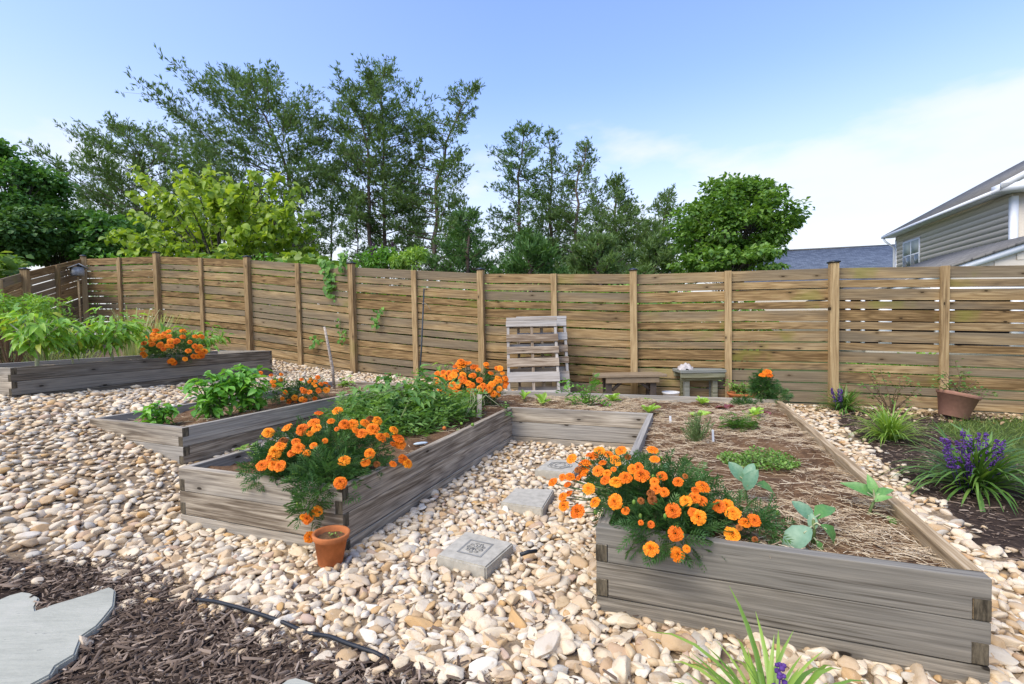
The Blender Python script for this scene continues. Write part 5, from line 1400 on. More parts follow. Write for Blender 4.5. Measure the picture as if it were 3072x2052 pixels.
rose('potted_rose', 'sparse straggly rose growing out of the leaning pot', o_, [(2865, 1082, .1), (2840, 1120, .05), (2930, 1140, 0), (2960, 1165, -.05), (2890, 1115, .05), (2820, 1160, 0), (2910, 1170, -.1), (2950, 1195, -.1), (2860, 1150, -.1), (2815, 1130, .1), (2985, 1185, 0)], 4)
o_ = np.array(tpotM @ Vector((0.01, -.01, .132)))
sprig('pot_seedling', 'tiny green seedling sprouting in the small terracotta pot', 'seedling', o_, [o_ + [.02, .01, .022], o_ + [-.02, -.01, .016], o_ + [.03, -.02, .01]], L_LIME, .014, 4, OVATE, STEMG, None, .0012)
o_ = np.array([pl[0], pl[1], tz - .03])
sprig('potted_herb', 'yellow-green herb filling the low red planter pot', 'herb', o_, [o_ + [rng.uniform(-.24, .24), rng.uniform(-.15, .12), rng.uniform(.05, .2)] for _ in range(26)], L_OREG, .045, 8, OVATE, STEMG)
# ------------------------------------------------------------------ vines on the fence
def vine(label, pts, n, ls, mat=None, depthoff=-.06):
    """pts: photo points down the vine on the fence face"""
    W = []
    for x, y in pts:
        i = max(k for k in range(len(FP)) if FP[k][0] <= x); t = (x - FP[i][0]) / (FP[i + 1][0] - FP[i][0])
        # distance along the straight fence panel
        A, B = FTOP[i], FTOP[i + 1]; v = ray(x, y); nn = np.array([B[1] - A[1], -(B[0] - A[0])]); s_ = (A[:2] @ nn) / (v[:2] @ nn)
        W.append(CAM + v * (s_ + depthoff))
    W = np.array(W); root = empty('fence_vine', W[-1], label, 'vine', 'vines on the fence')
    st = Geo(); st.tube(W, .004, 5, cap=False); st.obj('stem', STEMG, root)
    tt = rng.uniform(0, len(W) - 1, n); P = np.stack([np.interp(tt, range(len(W)), W[:, k]) for k in range(3)], -1) + rng.normal(0, .045, (n, 3)) * [1, .35, 1]
    P[:, 1] -= abs(rng.normal(0, .02, n)); D = np.column_stack([rng.normal(0, .5, n), rng.normal(-.5, .3, n), rng.normal(-.8, .3, n)])
    leaf_objs(root, 'leaf', [VL], P, D, np.tile([0, -1.0, .6], (n, 1)) + rng.normal(0, .3, (n, 3)), rng.uniform(.6, 1.2, n) * ls)
L_VINO = leafm('vine_leaf_single', (.035, .12, .015), (.09, .23, .03), (.20, .36, .05), .35, .45, True)
VL = tm(HEART, L_VINO)
vine('long leafy vine hanging down over the fence top by a stud', [(970, 785), (985, 810), (992, 845), (990, 885)], 90, .075)
vine('bright little vine shoot curling over the fence top beside the long vine', [(1035, 760), (1028, 790), (1018, 815)], 30, .07)
vine('small vine sprig on the fence left of the metal stake', [(1140, 925), (1132, 955), (1128, 972)], 26, .06)
vine('thin vine creeping up low on the fence between stud and bare branch', [(930, 1040), (945, 1025), (958, 1010)], 16, .06)
vine('thin trailing vine beside the main post behind the bare branch', [(1022, 960), (1020, 985), (1028, 1010), (1030, 1030)], 20, .055)
# ------------------------------------------------------------------ grasses
def tall_grass(label, base, n, h, sp, mat, lean=0.5, nm='ornamental_grass', group='tall ornamental grasses by the fence'):
    base = np.array(base, float); root = empty(nm, base, label, 'grass clump', group); g = Geo()
    for k in range(n):
        a = rng.uniform(0, 6.28); q = rng.uniform(0, sp) ; L_ = h * rng.uniform(.6, 1.1); ln = lean * rng.uniform(.2, 1.2)
        o = base + [q * math.cos(a) * .5, q * math.sin(a) * .5, 0]; w = .006; d = np.array([math.cos(a), math.sin(a), 0]); s_ = np.array([-d[1], d[0], 0]) * w
        p1 = o + d * L_ * ln * .3 + [0, 0, L_ * .6]; p2 = o + d * L_ * ln * .75 + [0, 0, L_ * .9]; p3 = o + d * L_ * ln * 1.1 + [0, 0, L_ * (.95 - .3 * ln)]
        g.add([o - s_, o + s_, p1 - s_, p1 + s_, p2 - s_ * .7, p2 + s_ * .7, p3], T=[(4, 5, 6)], Q=[(0, 1, 3, 2), (2, 3, 5, 4)], c=rng.uniform(0, 1))
    tag(g.obj('blades', mat, root), kind='stuff')
def gbase(px, d): p = at(px, 900, d); return (p[0], p[1], float(gz(p[0], p[1])))
tall_grass('feathery pale ornamental grass behind the pepper bed', gbase(395, 8.6), 90, 1.0, .7, L_TALL)
tall_grass('feathery ornamental grass in front of the fence bend', gbase(455, 8.6), 80, .85, .6, L_TALL)
tall_grass('arching ornamental grass beside the round leafy shrub', gbase(130, 7.6), 110, .55, .8, L_TALL, .8)
tall_grass('coarse green grass clump under the birdhouse', gbase(225, 7.9), 70, .45, .7, L_TALL, .8)
def bushy(name, label, c, rad, n, ls, mat, tpl=OVATE, cat='shrub', group=None, base=None, zlo=-.6, tuft=None):
    c = np.array(c, float); rad = np.array(rad, float); base = (c[0], c[1], float(gz(c[0], c[1]))) if base is None else base
    root = empty(name, base, label, cat, group); g = Geo()
    k = max(6, n // 60); cd_ = rdir(k, zlo, 1); cp = c + cd_ * rad * rng.uniform(.45, .95, (k, 1)); cr = rng.uniform(.18, .38, k)
    i = rng.integers(0, k, n); d = rdir(n, -1, 1); P = cp[i] + d * rad * cr[i, None] * rng.uniform(.3, 1, (n, 1)) ** .5
    P[:, 2] = np.maximum(P[:, 2], base[2] + .02)
    D = d + rng.normal(0, .5, d.shape) + [0, 0, .1]
    g.scatter(tpl, frames_np(D, np.tile([0, 0, 1.0], (n, 1)) + rng.normal(0, .4, (n, 3)), rng.uniform(.65, 1.25, n) * ls), P, rng.uniform(0, 1, n))
    tag(g.obj('foliage', mat, root), kind='stuff')
    st = Geo(); b = np.array(base)
    for q in cp[:: max(1, k // 14)]: st.tube([b, b * .5 + q * .5 + rng.normal(0, .03, 3), q], [.012, .008, .003], 5, cap=False)
    st.obj('branch', STEMB, root)
    return root
q = at(25, 945, 6.9); bushy('leafy_shrub', 'rounded dense green shrub at the end of the pepper bed', (q[0], q[1], q[2] - .02), (.75, .6, .34), 3200, .06, L_PEP, LANCE)
# lawn on the right
g = Geo(); n = 9000
x = rng.uniform(3.2, 7.5, n); y = rng.uniform(2.6, 6.2, n); k = inpoly(x + rng.normal(0, .05, n), y + rng.normal(0, .05, n), lawn_poly) & inpoly(x, y, inside_poly); x, y = x[k], y[k]; n = len(x)
GB = (np.array([(-.5, 0, 0), (.5, 0, 0), (.3, .6, .1), (-.3, .6, .1), (0, 1, .4)], float), np.array([(0, 1, 2), (0, 2, 3), (3, 2, 4)]))
D = rdir(n, .5, 1); g.scatter(GB, frames_np(D, rdir(n, -1, 1), np.stack([rng.uniform(.004, .008, n), rng.uniform(.05, .12, n), np.full(n, .05)], -1)), np.column_stack([x, y, gz(x, y)]), rng.uniform(0, 1, n))
tag(g.obj('lawn_grass', L_GRASS, ground), kind='stuff')
# dry leaves against the fence on the right
g = Geo(); n = 700
DRY = leafm('dry_leaf', (.22, .13, .06), (.42, .29, .15), (.58, .46, .29), .15, .8)
x = rng.uniform(3.0, 6.2, n); y = 6.05 - (x - 4.2) * .27 - np.abs(rng.normal(0, .32, n)) - .08
k = inpoly(x, y, inside_poly) & (x > 3.6); x, y = x[k], y[k]; n = len(x)
g.scatter(OVATE, frames_np(rdir(n, -.3, .4), np.tile([0, 0, 1.0], (n, 1)) + rng.normal(0, .5, (n, 3)), rng.uniform(.03, .075, n)), np.column_stack([x, y, gz(x, y) + rng.uniform(.01, .04, n)]), rng.uniform(0, 1, n))
tag(g.obj('leaf_litter', DRY, ground), kind='stuff')
# clods
CLOD = [mesh_np('clod', V * 1, T_, SOIL, None, True) for V, T_ in (stone_tpl(2, 50), stone_tpl(2, 51), stone_tpl(2, 52))]
for px, py in ((2020, 1290), (2035, 1298), (2005, 1305), (2135, 1240), (2215, 1300), (2240, 1300), (2365, 1281), (2320, 1278), (2095, 1375), (2130, 1380), (2128, 1242), (2440, 1355)):
    p = onz(px, py, .375); s = random.uniform(.018, .032); link('clod', random.choice(CLOD), ubed, Matrix.Translation(Vector(p)) @ Matrix.Rotation(random.uniform(0, 6), 4, 'Z') @ Matrix.Diagonal((s, s * 1.2, s * .7, 1)))
# ------------------------------------------------------------------ trees beyond the fence
BARK = wood('pine_bark', (.05, .035, .027), (.12, .085, .065), (.22, .17, .14), .7, False)
BARK2 = wood('grey_bark', (.04, .033, .028), (.09, .078, .066), (.16, .145, .125), .7, False)
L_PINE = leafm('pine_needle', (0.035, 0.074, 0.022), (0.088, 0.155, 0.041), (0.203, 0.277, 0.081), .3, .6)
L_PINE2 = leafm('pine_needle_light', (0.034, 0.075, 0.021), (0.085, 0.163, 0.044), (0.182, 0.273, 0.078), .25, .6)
L_CEDAR = leafm('cedar_needle', (0.021, 0.057, 0.015), (0.057, 0.132, 0.027), (0.143, 0.255, 0.057), .2, .6)
L_MAPLE = leafm('maple_leaf', (0.027, 0.078, 0.014), (0.089, 0.196, 0.027), (0.257, 0.378, 0.068), .32, .45)
L_MAPLED = leafm('maple_leaf_dark', (0.027, 0.083, 0.018), (0.072, 0.180, 0.036), (0.165, 0.300, 0.063), .3, .45)
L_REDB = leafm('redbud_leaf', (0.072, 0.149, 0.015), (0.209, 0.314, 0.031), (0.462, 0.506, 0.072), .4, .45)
def tuft_tpl(k=9, seed=0, spread=.55, w=.05):
    r = np.random.default_rng(seed); V, T_ = [], []
    for j in range(k):
        a = r.uniform(0, 6.28); q = spread * r.uniform(.15, 1); d = np.array([q * math.cos(a), 1.0, q * math.sin(a)]); d /= np.linalg.norm(d); d *= r.uniform(.65, 1.1)
        s_ = np.cross(d, r.normal(size=3)); s_ = s_ / np.linalg.norm(s_) * w; o = np.array([0, r.uniform(-.35, .15), 0]); b = len(V)
        V += [o, o + d * .55 + s_, o + d, o + d * .55 - s_]; T_ += [(b, b + 1, b + 2), (b, b + 2, b + 3)]
    return np.array(V), np.array(T_)
TUFT = [tuft_tpl(5, s, .75, .075) for s in range(4)]
def pine(label, bx_, tx_, ty_, dep, path, levels, n_br, mat=L_PINE, ts=.24, dens=1.0, crown0=.3, trunk=.17, group='tall pines beyond the fence', up=.35, name='pine_tree', wind=None, by_=None):
    """path: photo points of the trunk from base to top; levels: (height fraction, reach left, reach right) in photo pixels"""
    path = path[:-1] + [(path[-1][0], path[-1][1] + 38)]
    pts = [np.array(at(x, y, dep)) for x, y in path]
    base = pts[0].copy(); base[2] = float(gz(base[0], base[1]))
    W = np.array([base] + pts[1:]); root = empty(name, base, label, 'tree', group)
    s = np.concatenate([[0], np.cumsum(np.linalg.norm(np.diff(W, axis=0), axis=1))]); s /= s[-1]
    def trunk_at(f): return np.array([np.interp(f, s, W[:, k]) for k in range(3)])
    ff = np.linspace(0, 1, 14); tp = np.array([trunk_at(f) for f in ff]); tp[1:-1] += rng.normal(0, .05, (12, 3))
    g = Geo(); g.tube(tp, trunk * (1 - ff * .88), 8, cap=False); tr = g.obj('trunk', BARK, root, True)
    lv = np.array(levels, float); px2m = dep / F
    br = Geo(); P, D = [], []
    n_br = int(n_br * 1.4); lv[:, 1:] *= 1.18
    for k in range(n_br):
        f = crown0 + (1 - crown0) * (k + rng.uniform(0, 1)) / n_br
        o = trunk_at(f); a = rng.uniform(0, 6.28)
        side = math.cos(a); reach = np.interp(f, lv[:, 0], lv[:, 1] if side < 0 else lv[:, 2]) * px2m
        avg = (np.interp(f, lv[:, 0], lv[:, 1]) + np.interp(f, lv[:, 0], lv[:, 2])) / 2 * px2m
        L_ = (abs(side) * reach + (1 - abs(side)) * avg) * rng.uniform(.55, 1.08)
        if L_ < .15: L_ = .15
        el = up * rng.uniform(.2, 1.35) + (.3 if f > .9 else 0)
        d = np.array([math.cos(a), math.sin(a), el]); 
        if wind is not None: d = d + np.array(wind) * (f > .2)
        e1 = o + d * L_ * .55; e2 = o + d * L_ + [0, 0, L_ * .10]
        br.tube([o, e1, e2], [max(.014, .035 * (1 - f) + .012), .016, .007], 4, cap=False)
        nt = int(max(4, L_ * 6.0) * dens)
        for j in range(nt):
            t = .28 + .72 * rng.uniform(0, 1) ** .8
            c = (o + (e1 - o) * (t / .55)) if t < .55 else e1 + (e2 - e1) * ((t - .55) / .45)
            sub = rdir(1, -.25, .7)[0] * L_ * .22 * rng.uniform(.2, 1.2) * (1.15 - t * .4); tip = c + sub
            if j % 3 == 0: br.tube([c, tip], [.008, .004], 3, cap=False)
            for _ in range(5):
                q = c + sub * rng.uniform(.1, 1.15) + rng.normal(0, .11, 3); P.append(q); D.append(sub / (np.linalg.norm(sub) + 1e-6) * .6 + d * .35 + [0, 0, .45] + rng.normal(0, .35, 3))
    for _ in range(10): P.append(W[-1] + rng.normal(0, .12, 3)); D.append(np.array([0, 0, 1.0]) + rng.normal(0, .4, 3))
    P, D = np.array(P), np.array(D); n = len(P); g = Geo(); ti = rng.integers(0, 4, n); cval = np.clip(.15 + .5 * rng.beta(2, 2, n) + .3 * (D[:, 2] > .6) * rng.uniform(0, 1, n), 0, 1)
    for q in range(4):
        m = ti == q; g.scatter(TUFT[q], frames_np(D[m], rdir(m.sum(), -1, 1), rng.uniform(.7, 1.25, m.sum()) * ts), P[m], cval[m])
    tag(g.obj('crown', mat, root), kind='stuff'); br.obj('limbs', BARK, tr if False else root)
    return n
tot = 0
# photo coordinates
tot += pine('pine with long limbs swept up to one side behind the lime green redbud', 0, 0, 0, 23, [(470, 800), (455, 600), (420, 450), (370, 355)], [(0, 250, 160), (.35, 250, 170), (.6, 215, 150), (.85, 130, 90), (1, 25, 25)], 60, wind=(-.25, 0, .25), dens=1.15)
tot += pine('broad pine with a pointed leaning top left of the twin-trunked pine', 0, 0, 0, 24, [(880, 800), (870, 560), (835, 430), (790, 340), (715, 200)], [(0, 180, 150), (.3, 320, 160), (.55, 300, 170), (.75, 190, 160), (.92, 70, 80), (1, 12, 12)], 84, dens=1.2, wind=(-.08, 0, .1))
tot += pine('tallest pine with reddish trunk and rounded open crown', 0, 0, 0, 25, [(1155, 800), (1152, 560), (1152, 400), (1140, 168)], [(0, 70, 80), (.3, 90, 100), (.5, 110, 130), (.7, 150, 150), (.88, 120, 100), (1, 30, 30)], 66, crown0=.34, trunk=.15)
tot += pine('pine with a curved bare lower trunk next to the tallest pine', 0, 0, 0, 24.4, [(1130, 800), (1105, 600), (1110, 480), (1090, 380), (1050, 235)], [(0, 60, 60), (.35, 90, 90), (.55, 150, 110), (.75, 170, 130), (.9, 110, 90), (1, 25, 25)], 58, crown0=.42, trunk=.16)
tot += pine('pine with trunk bent to one side and a drooping outer top', 0, 0, 0, 24, [(1290, 800), (1310, 560), (1345, 400), (1400, 300), (1428, 228)], [(0, 80, 110), (.3, 120, 150), (.5, 160, 110), (.7, 150, 75), (.88, 75, 55), (1, 20, 20)], 70, crown0=.22)
tot += pine('slim pine standing first right of the open sky gap', 0, 0, 0, 25, [(1552, 810), (1556, 600), (1562, 450), (1577, 345)], [(0, 90, 90), (.35, 95, 90), (.6, 95, 95), (.85, 75, 70), (1, 15, 15)], 62, crown0=.18, mat=L_PINE2)
tot += pine('pine with straight dark trunk squeezed between two slim pines', 0, 0, 0, 26, [(1650, 810), (1652, 600), (1655, 480), (1645, 375)], [(0, 90, 90), (.35, 90, 95), (.65, 80, 80), (1, 20, 20)], 52, crown0=.15)
tot += pine('double-stemmed thin pine with wispy pointed top', 0, 0, 0, 25, [(1728, 810), (1732, 620), (1735, 520), (1760, 395)], [(0, 80, 80), (.35, 80, 90), (.6, 90, 110), (.85, 70, 80), (1, 20, 20)], 50, crown0=.2)
tot += pine('low bushy pine with drooping side limbs in the pine row', 0, 0, 0, 23, [(1850, 820), (1845, 680), (1850, 510)], [(0, 130, 150), (.3, 150, 160), (.6, 120, 140), (.85, 60, 80), (1, 15, 15)], 62, crown0=.05, dens=1.3)
tot += pine('short pine at the end of the pine row beside the round maple', 0, 0, 0, 24, [(1990, 820), (1985, 700), (2005, 545)], [(0, 110, 90), (.4, 110, 100), (.75, 70, 70), (1, 15, 15)], 52, crown0=.05, dens=1.2)
tot += pine('slender pine half hidden behind the redbud and broad pine', 0, 0, 0, 27, [(640, 800), (640, 600), (610, 400)], [(0, 120, 120), (.4, 150, 130), (.8, 90, 80), (1, 15, 15)], 46, crown0=.25)
tot += pine('young pine whose thin trunk shows in the white sky gap', 0, 0, 0, 22, [(1068, 800), (1070, 690), (1072, 560)], [(0, 60, 55), (.5, 60, 55), (.9, 25, 25), (1, 8, 8)], 26, crown0=.35, trunk=.07, dens=.8)
tot += pine('dark bushy young pine below the bent-trunk pine', 0, 0, 0, 20, [(1400, 815), (1405, 700), (1410, 610)], [(0, 150, 110), (.4, 140, 100), (.8, 60, 60), (1, 20, 20)], 46, crown0=.03, dens=1.5, mat=L_CEDAR)
tot += pine('squat dark evergreen right behind the fence below the slim pines', 0, 0, 0, 17, [(1590, 825), (1590, 760), (1595, 690)], [(0, 125, 140), (.5, 110, 120), (1, 30, 30)], 40, crown0=.02, dens=2.0, mat=L_CEDAR, ts=.26)
tot += pine('wide low evergreen behind the fence beside the bushy pine', 0, 0, 0, 18, [(1800, 825), (1790, 760), (1800, 690)], [(0, 150, 160), (.5, 140, 150), (1, 30, 30)], 44, crown0=.02, dens=1.8, mat=L_PINE, ts=.28)
tot += pine('dark evergreen closing the pine row behind the maple edge', 0, 0, 0, 20, [(1960, 825), (1965, 760), (1960, 690)], [(0, 120, 120), (.5, 100, 110), (1, 20, 20)], 36, crown0=.02, dens=1.7, mat=L_PINE, ts=.3)
for x_, y_, d_, lab in ((330, 520, 30, 'far dark pine behind the swept pine'), (560, 480, 31, 'far dark pine between the swept and broad pines'), (780, 520, 30, 'far dark pine behind the broad pine'), (990, 470, 31, 'far pine filling the gap left of the tallest pine'),
        (1225, 480, 32, 'far pine between the tallest and the bent-trunk pine'), (1375, 560, 30, 'far dark pine right of the bent-trunk pine'), (1640, 560, 31, 'far dense pine behind the slim pines'), (1800, 600, 31, 'far dense pine behind the wispy pine'), (1930, 640, 30, 'far low pine behind the short pine')):
    tot += pine(lab + ', seen over the fence', 0, 0, 0, d_, [(x_, 810), (x_ + 4, 680), (x_ + 6, y_)], [(0, 120, 120), (.35, 125, 125), (.7, 85, 85), (1, 15, 15)], 40, crown0=.12, dens=.8, ts=.30, trunk=.12)
def broadleaf(label, c_px, dep, rx, rz, nleaf, ls, mat, tpl=OVATE, trunk=.1, nclump=60, group=None, base_px=None, ry=None, shape=1.0, name='maple_tree', gap=.36, cr=(.16, .30), bark=BARK2):
    c = at(*c_px, dep); m = dep / F; rad = np.array([rx * m, (ry or rx) * m, rz * m]); b = at(base_px or c_px[0], 900, dep); base = np.array([b[0], b[1], float(gz(b[0], b[1]))])
    root = empty(name, base, label, 'tree', group)
    k = nclump; d = rdir(k, -.75, 1); q = rng.uniform(.25, 1, k) ** .5; cp = c + d * rad * q[:, None] * .82
    g = Geo(); fork = base * .45 + (c - [0, 0, rad[2] * .6]) * .55; g.tube([base - [0, 0, .1], fork, c + [0, 0, rad[2] * .5]], [trunk, trunk * .75, trunk * .2], 8, cap=False); g.obj('trunk', bark, root, True)
    li = Geo()
    for e_ in cp: li.tube([fork + (c - fork) * rng.uniform(0, .6), fork * .2 + c * .3 + e_ * .5 + rng.normal(0, .05 * rad[0], 3), e_], [trunk * .3, trunk * .18, .008], 4, cap=False)
    li.obj('limbs', bark, root)
    i = rng.integers(0, k, nleaf); dd = rdir(nleaf, -1, 1); cs = rng.uniform(*cr, k)
    P = cp[i] + dd * rad * cs[i, None] * rng.uniform(.2, 1, (nleaf, 1)) ** .6 * [1, 1, .7]
    D = dd * .5 + (P - c) / rad * .5 + [0, 0, -.25] + rng.normal(0, .5, dd.shape); U = np.tile([0, 0, 1.0], (nleaf, 1)) + dd * .5 + rng.normal(0, .35, dd.shape)
    g = Geo(); g.scatter(tpl, frames_np(D, U, rng.uniform(.65, 1.25, nleaf) * ls), P, np.clip(rng.beta(2, 2, nleaf) * .75 + .25 * dd[:, 2] * .5 + .1, 0, 1))
    tag(g.obj('crown', mat, root), kind='stuff')
DIA = (np.array([(0, 0, 0), (-.42, .35, .1), (-.22, .8, 0), (0, 1, -.12), (.22, .8, 0), (.42, .35, .1)], float), np.array([(0, 2, 1), (0, 3, 2), (0, 4, 3), (0, 5, 4)]))
broadleaf('round dense green maple beyond the fence near the slate roof', (2205, 682), 16.5, 205, 168, 15000, .14, L_MAPLE, DIA, .10, 150, base_px=2210, cr=(.12, .24))
broadleaf('low leafy skirt shrub spreading at the foot of the round maple', (2190, 790), 15.5, 190, 45, 3000, .15, L_MAPLE, DIA, .04, 40, base_px=2100, name='leafy_shrub')
broadleaf('dark leafy maple rising behind the left fence corner', (45, 570), 17, 135, 155, 8500, .14, L_MAPLED, DIA, .12, 70, base_px=60)
broadleaf('dark dense evergreen shrub behind the birdhouse', (180, 720), 14.5, 165, 110, 7000, .13, L_CEDAR, DIA, .06, 70, base_px=190, name='evergreen_shrub')
broadleaf('dark evergreen shrub at the far end of the left fence', (20, 715), 13, 130, 105, 5000, .13, L_CEDAR, DIA, .06, 60, base_px=10, name='evergreen_shrub')
broadleaf('light green shrub peeking over the left fence end', (10, 795), 10.2, 60, 30, 900, .09, L_LIME, OVATE, .02, 24, base_px=20, name='leafy_shrub')
broadleaf('shaded green shrub filling the gap behind the redbud stem', (340, 730), 15, 150, 95, 5000, .14, L_MAPLED, DIA, .05, 60, base_px=340, name='leafy_shrub')
# redbud: spreading limbs, leaves hang along them
rb = at(655, 780, 12.4); rbase = np.array([rb[0], rb[1], float(gz(rb[0], rb[1]))])
red = empty('redbud_tree', rbase, 'lime green redbud tree with heart-shaped leaves reaching over the fence', 'tree')
RT = Geo(); LB_ = Geo(); P, D = [], []
fork = rbase + [0, 0, 1.5]
RT.tube([rbase - [0, 0, .1], fork], [.09, .075], 8, cap=False)
tips = [(395, 500), (385, 575), (520, 520), (570, 515), (620, 500), (625, 530), (685, 520), (770, 508), (835, 525), (910, 560), (945, 640), (950, 690), (940, 745), (960, 775), (400, 640), (310, 715), (345, 690), (375, 745), (450, 600), (470, 560), (500, 640), (560, 600), (640, 580), (700, 590), (760, 570), (820, 610), (870, 660), (860, 730), (800, 700), (740, 680), (700, 740), (640, 690), (580, 720), (520, 740), (450, 700), (420, 770), (500, 775), (590, 775), (760, 770), (840, 780), (900, 700), (430, 540), (540, 560), (660, 550), (720, 545), (790, 640), (880, 610), (905, 775)]
for x, y in tips:
    e_ = at(x, y, 12.4 + rng.uniform(-1.4, 1.2)); m_ = fork * .45 + e_ * .55 + [0, 0, .12 * np.linalg.norm(e_ - fork)] + rng.normal(0, .08, 3)
    tt = np.linspace(0, 1, 8)[:, None]; C_ = (1 - tt) ** 2 * fork + 2 * tt * (1 - tt) * m_ + tt ** 2 * e_
    RT.tube(C_, np.linspace(.028, .005, 8), 5, cap=False)
    for k in range(66):
        t = rng.uniform(.42, 1.0) ** .8; c = (1 - t) ** 2 * fork + 2 * t * (1 - t) * m_ + t * t * e_; q = c + rng.normal(0, .12, 3) * [1, 1, .75] * (1.25 - .55 * t)
        P.append(q); D.append((rng.normal(0, .6), rng.normal(-.1, .5), rng.uniform(-1.0, .15)))
RT.obj('trunk', BARK2, red, True)
P, D = np.array(P), np.array(D); n = len(P)
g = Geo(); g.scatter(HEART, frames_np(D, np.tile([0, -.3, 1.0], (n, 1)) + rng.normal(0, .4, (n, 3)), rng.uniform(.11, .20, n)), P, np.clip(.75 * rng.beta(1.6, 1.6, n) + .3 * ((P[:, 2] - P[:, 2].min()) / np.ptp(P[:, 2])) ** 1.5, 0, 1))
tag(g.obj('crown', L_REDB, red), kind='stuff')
# tangled undergrowth along the back of the fence
g = Geo(); n = 24000
i = np.where(rng.uniform(0, 1, n) < .25, rng.integers(0, 3, n), rng.integers(1, 8, n)); t = rng.uniform(0, 1, n); A_ = np.array(FTOP)
B0 = A_[i] + (A_[i + 1] - A_[i]) * t[:, None]; dn = (A_[i + 1] - A_[i])[:, :2]; dn /= np.linalg.norm(dn, axis=1)[:, None]; off = rng.uniform(.9, 4.2, n)
x = B0[:, 0] - dn[:, 1] * off; y = B0[:, 1] + dn[:, 0] * off; k = x < 3.4 ; x, y, B0, off = x[k], y[k], B0[k], off[k]; n = len(x)
topz = np.where(x < -3.2, .45, 0) + B0[:, 2] - .12 - .10 * rng.uniform(0, 1, n) + off * .02 - .25 * (.5 + .5 * np.sin(x * 2.3 + off)); gz_ = gz(x, y); P = np.column_stack([x, y, gz_ + (topz - gz_) * rng.uniform(.02, 1, n)])
g.scatter(DIA, frames_np(rdir(n, -.6, .6), np.tile([0, 0, 1.0], (n, 1)) + rng.normal(0, .5, (n, 3)), rng.uniform(.12, .24, n)), P, rng.uniform(0, 1, n))
tag(g.obj('undergrowth', leafm('undergrowth_leaf', (.03, .08, .012), (.09, .18, .028), (.24, .31, .06), .35, .5)), kind='stuff')
# shrubs that show over and through the fence
def bb(px, d, py): q = at(px, py, d); return q
for lab, px, py, d, rad, n, ls, mat, tpl in (('purple-tinged flowering shrub peeking over the fence below the tall pines', 1150, 795, 9.6, (.55, .4, .32), 1500, .08, L_VINE, LANCE), ('bright leafy shrub peeking over the fence beside the purple-tinged one', 1235, 790, 9.3, (.4, .35, .35), 1200, .08, L_LIME, LANCE),
        ('green undergrowth shrub behind the fence by the redbud', 820, 860, 11.0, (1.1, .6, .7), 2600, .10, L_VINE, OVATE), ('green undergrowth shrub behind the fence below the birdhouse side', 420, 850, 12.0, (1.2, .7, .8), 2600, .10, L_VINE, OVATE),
        ('yellow-green undergrowth shrub behind the fence by the pallets', 1480, 960, 9.6, (1.3, .7, .75), 2600, .10, L_LIME, OVATE), ('yellow-green undergrowth shrub behind the fence by the bench', 1900, 960, 8.9, (1.3, .7, .72), 2600, .10, L_LIME, OVATE),
        ('green undergrowth shrub behind the fence by the old table', 2200, 990, 8.3, (.8, .6, .6), 1800, .09, L_VINE, OVATE), ('low leafy shrub behind the fence at the leaning pot', 2720, 1120, 7.6, (.9, .5, .30), 1500, .08, L_LIME, OVATE)):
    q = at(px, py, d); bushy('leafy_shrub', lab, q, rad, n, ls, mat, tpl, 'shrub', 'shrubs behind the fence')
g = Geo(); root = empty('butterfly_bush', (at(1140, 800, 9.7)[0], at(1140, 800, 9.7)[1], float(gz(*at(1140, 800, 9.7)[:2]))), 'thin butterfly bush with dark purple flower spikes rising over the fence', 'shrub')
for k in range(16):
    t = at(rng.uniform(1115, 1185), rng.uniform(748, 785), 9.7); o = np.array(root['_w']) ; g.tube([o, o * .3 + t * .7, t], [.008, .006, .003], 4, cap=False)
g.obj('stem', STEMB, root)
g = Geo(); V, T_ = ico(1)
for k in range(22):
    t = at(rng.uniform(1112, 1190), rng.uniform(742, 790), 9.7); n = 18; f = np.linspace(0, .16, n)
    g.scatter((V, T_), np.tile(np.eye(3), (n, 1, 1)) * (.018 - f * .06)[:, None, None], t + np.column_stack([rng.normal(0, .01, n), rng.normal(0, .01, n), f]), rng.uniform(0, 1, n))
g.obj('flower_spikes', plain('dull_purple', (.075, .028, .07), .8), root)
print('pine tufts', tot)

# ------------------------------------------------------------------ neighbouring houses
def sidingm():
    m = Mat('tan_siding', .65, .3); v = m.coord((.4, 8, 8)); nz = m.noise(v, 3, 3, .5)
    m.color(m.ramp(nz, [(.3, (.58, .52, .43)), (.7, (.63, .565, .475))])).bump(nz, .1, .003); return m.m
SIDE = sidingm()
def shinglem(name, a, b, c):
    m = Mat(name, .92, .15); v = m.coord(rand=False, which='Object')
    br_ = m.n('ShaderNodeTexBrick'); m.put(br_.inputs['Vector'], v); br_.inputs['Scale'].default_value = 1.0
    br_.inputs['Brick Width'].default_value = .32; br_.inputs['Row Height'].default_value = .14; br_.inputs['Mortar Size'].default_value = .008
    br_.inputs['Color1'].default_value = (*a, 1); br_.inputs['Color2'].default_value = (*b, 1); br_.inputs['Mortar'].default_value = (*c, 1); br_.inputs['Bias'].default_value = 0
    nz = m.noise(v, 9, 4, .7); m.color(m.mix(.4, br_.outputs['Color'], m.ramp(nz, [(.3, a), (.7, b)]))).bump(br_.outputs['Fac'], .4, .01); return m.m
SHING = shinglem('grey_shingle', (.13, .125, .115), (.24, .225, .20), (.05, .05, .05))
SHINB = shinglem('slate_blue_shingle', (.055, .07, .10), (.15, .18, .23), (.03, .035, .05))
GLASS = Mat('window_glass', .06, .8); GLASS.color((.10, .12, .12)); GLASS = GLASS.m
BLIND = plain('window_blind', (.42, .46, .42), .8, .2, .05, 4)
DARKP = plain('dark_porch_inside', (.02, .02, .022), .9, .1, .2, 6)
ZE = 5.55
def zdepth(px, py, z):
    v = ray(px, py); return (z - CH) / v[2]
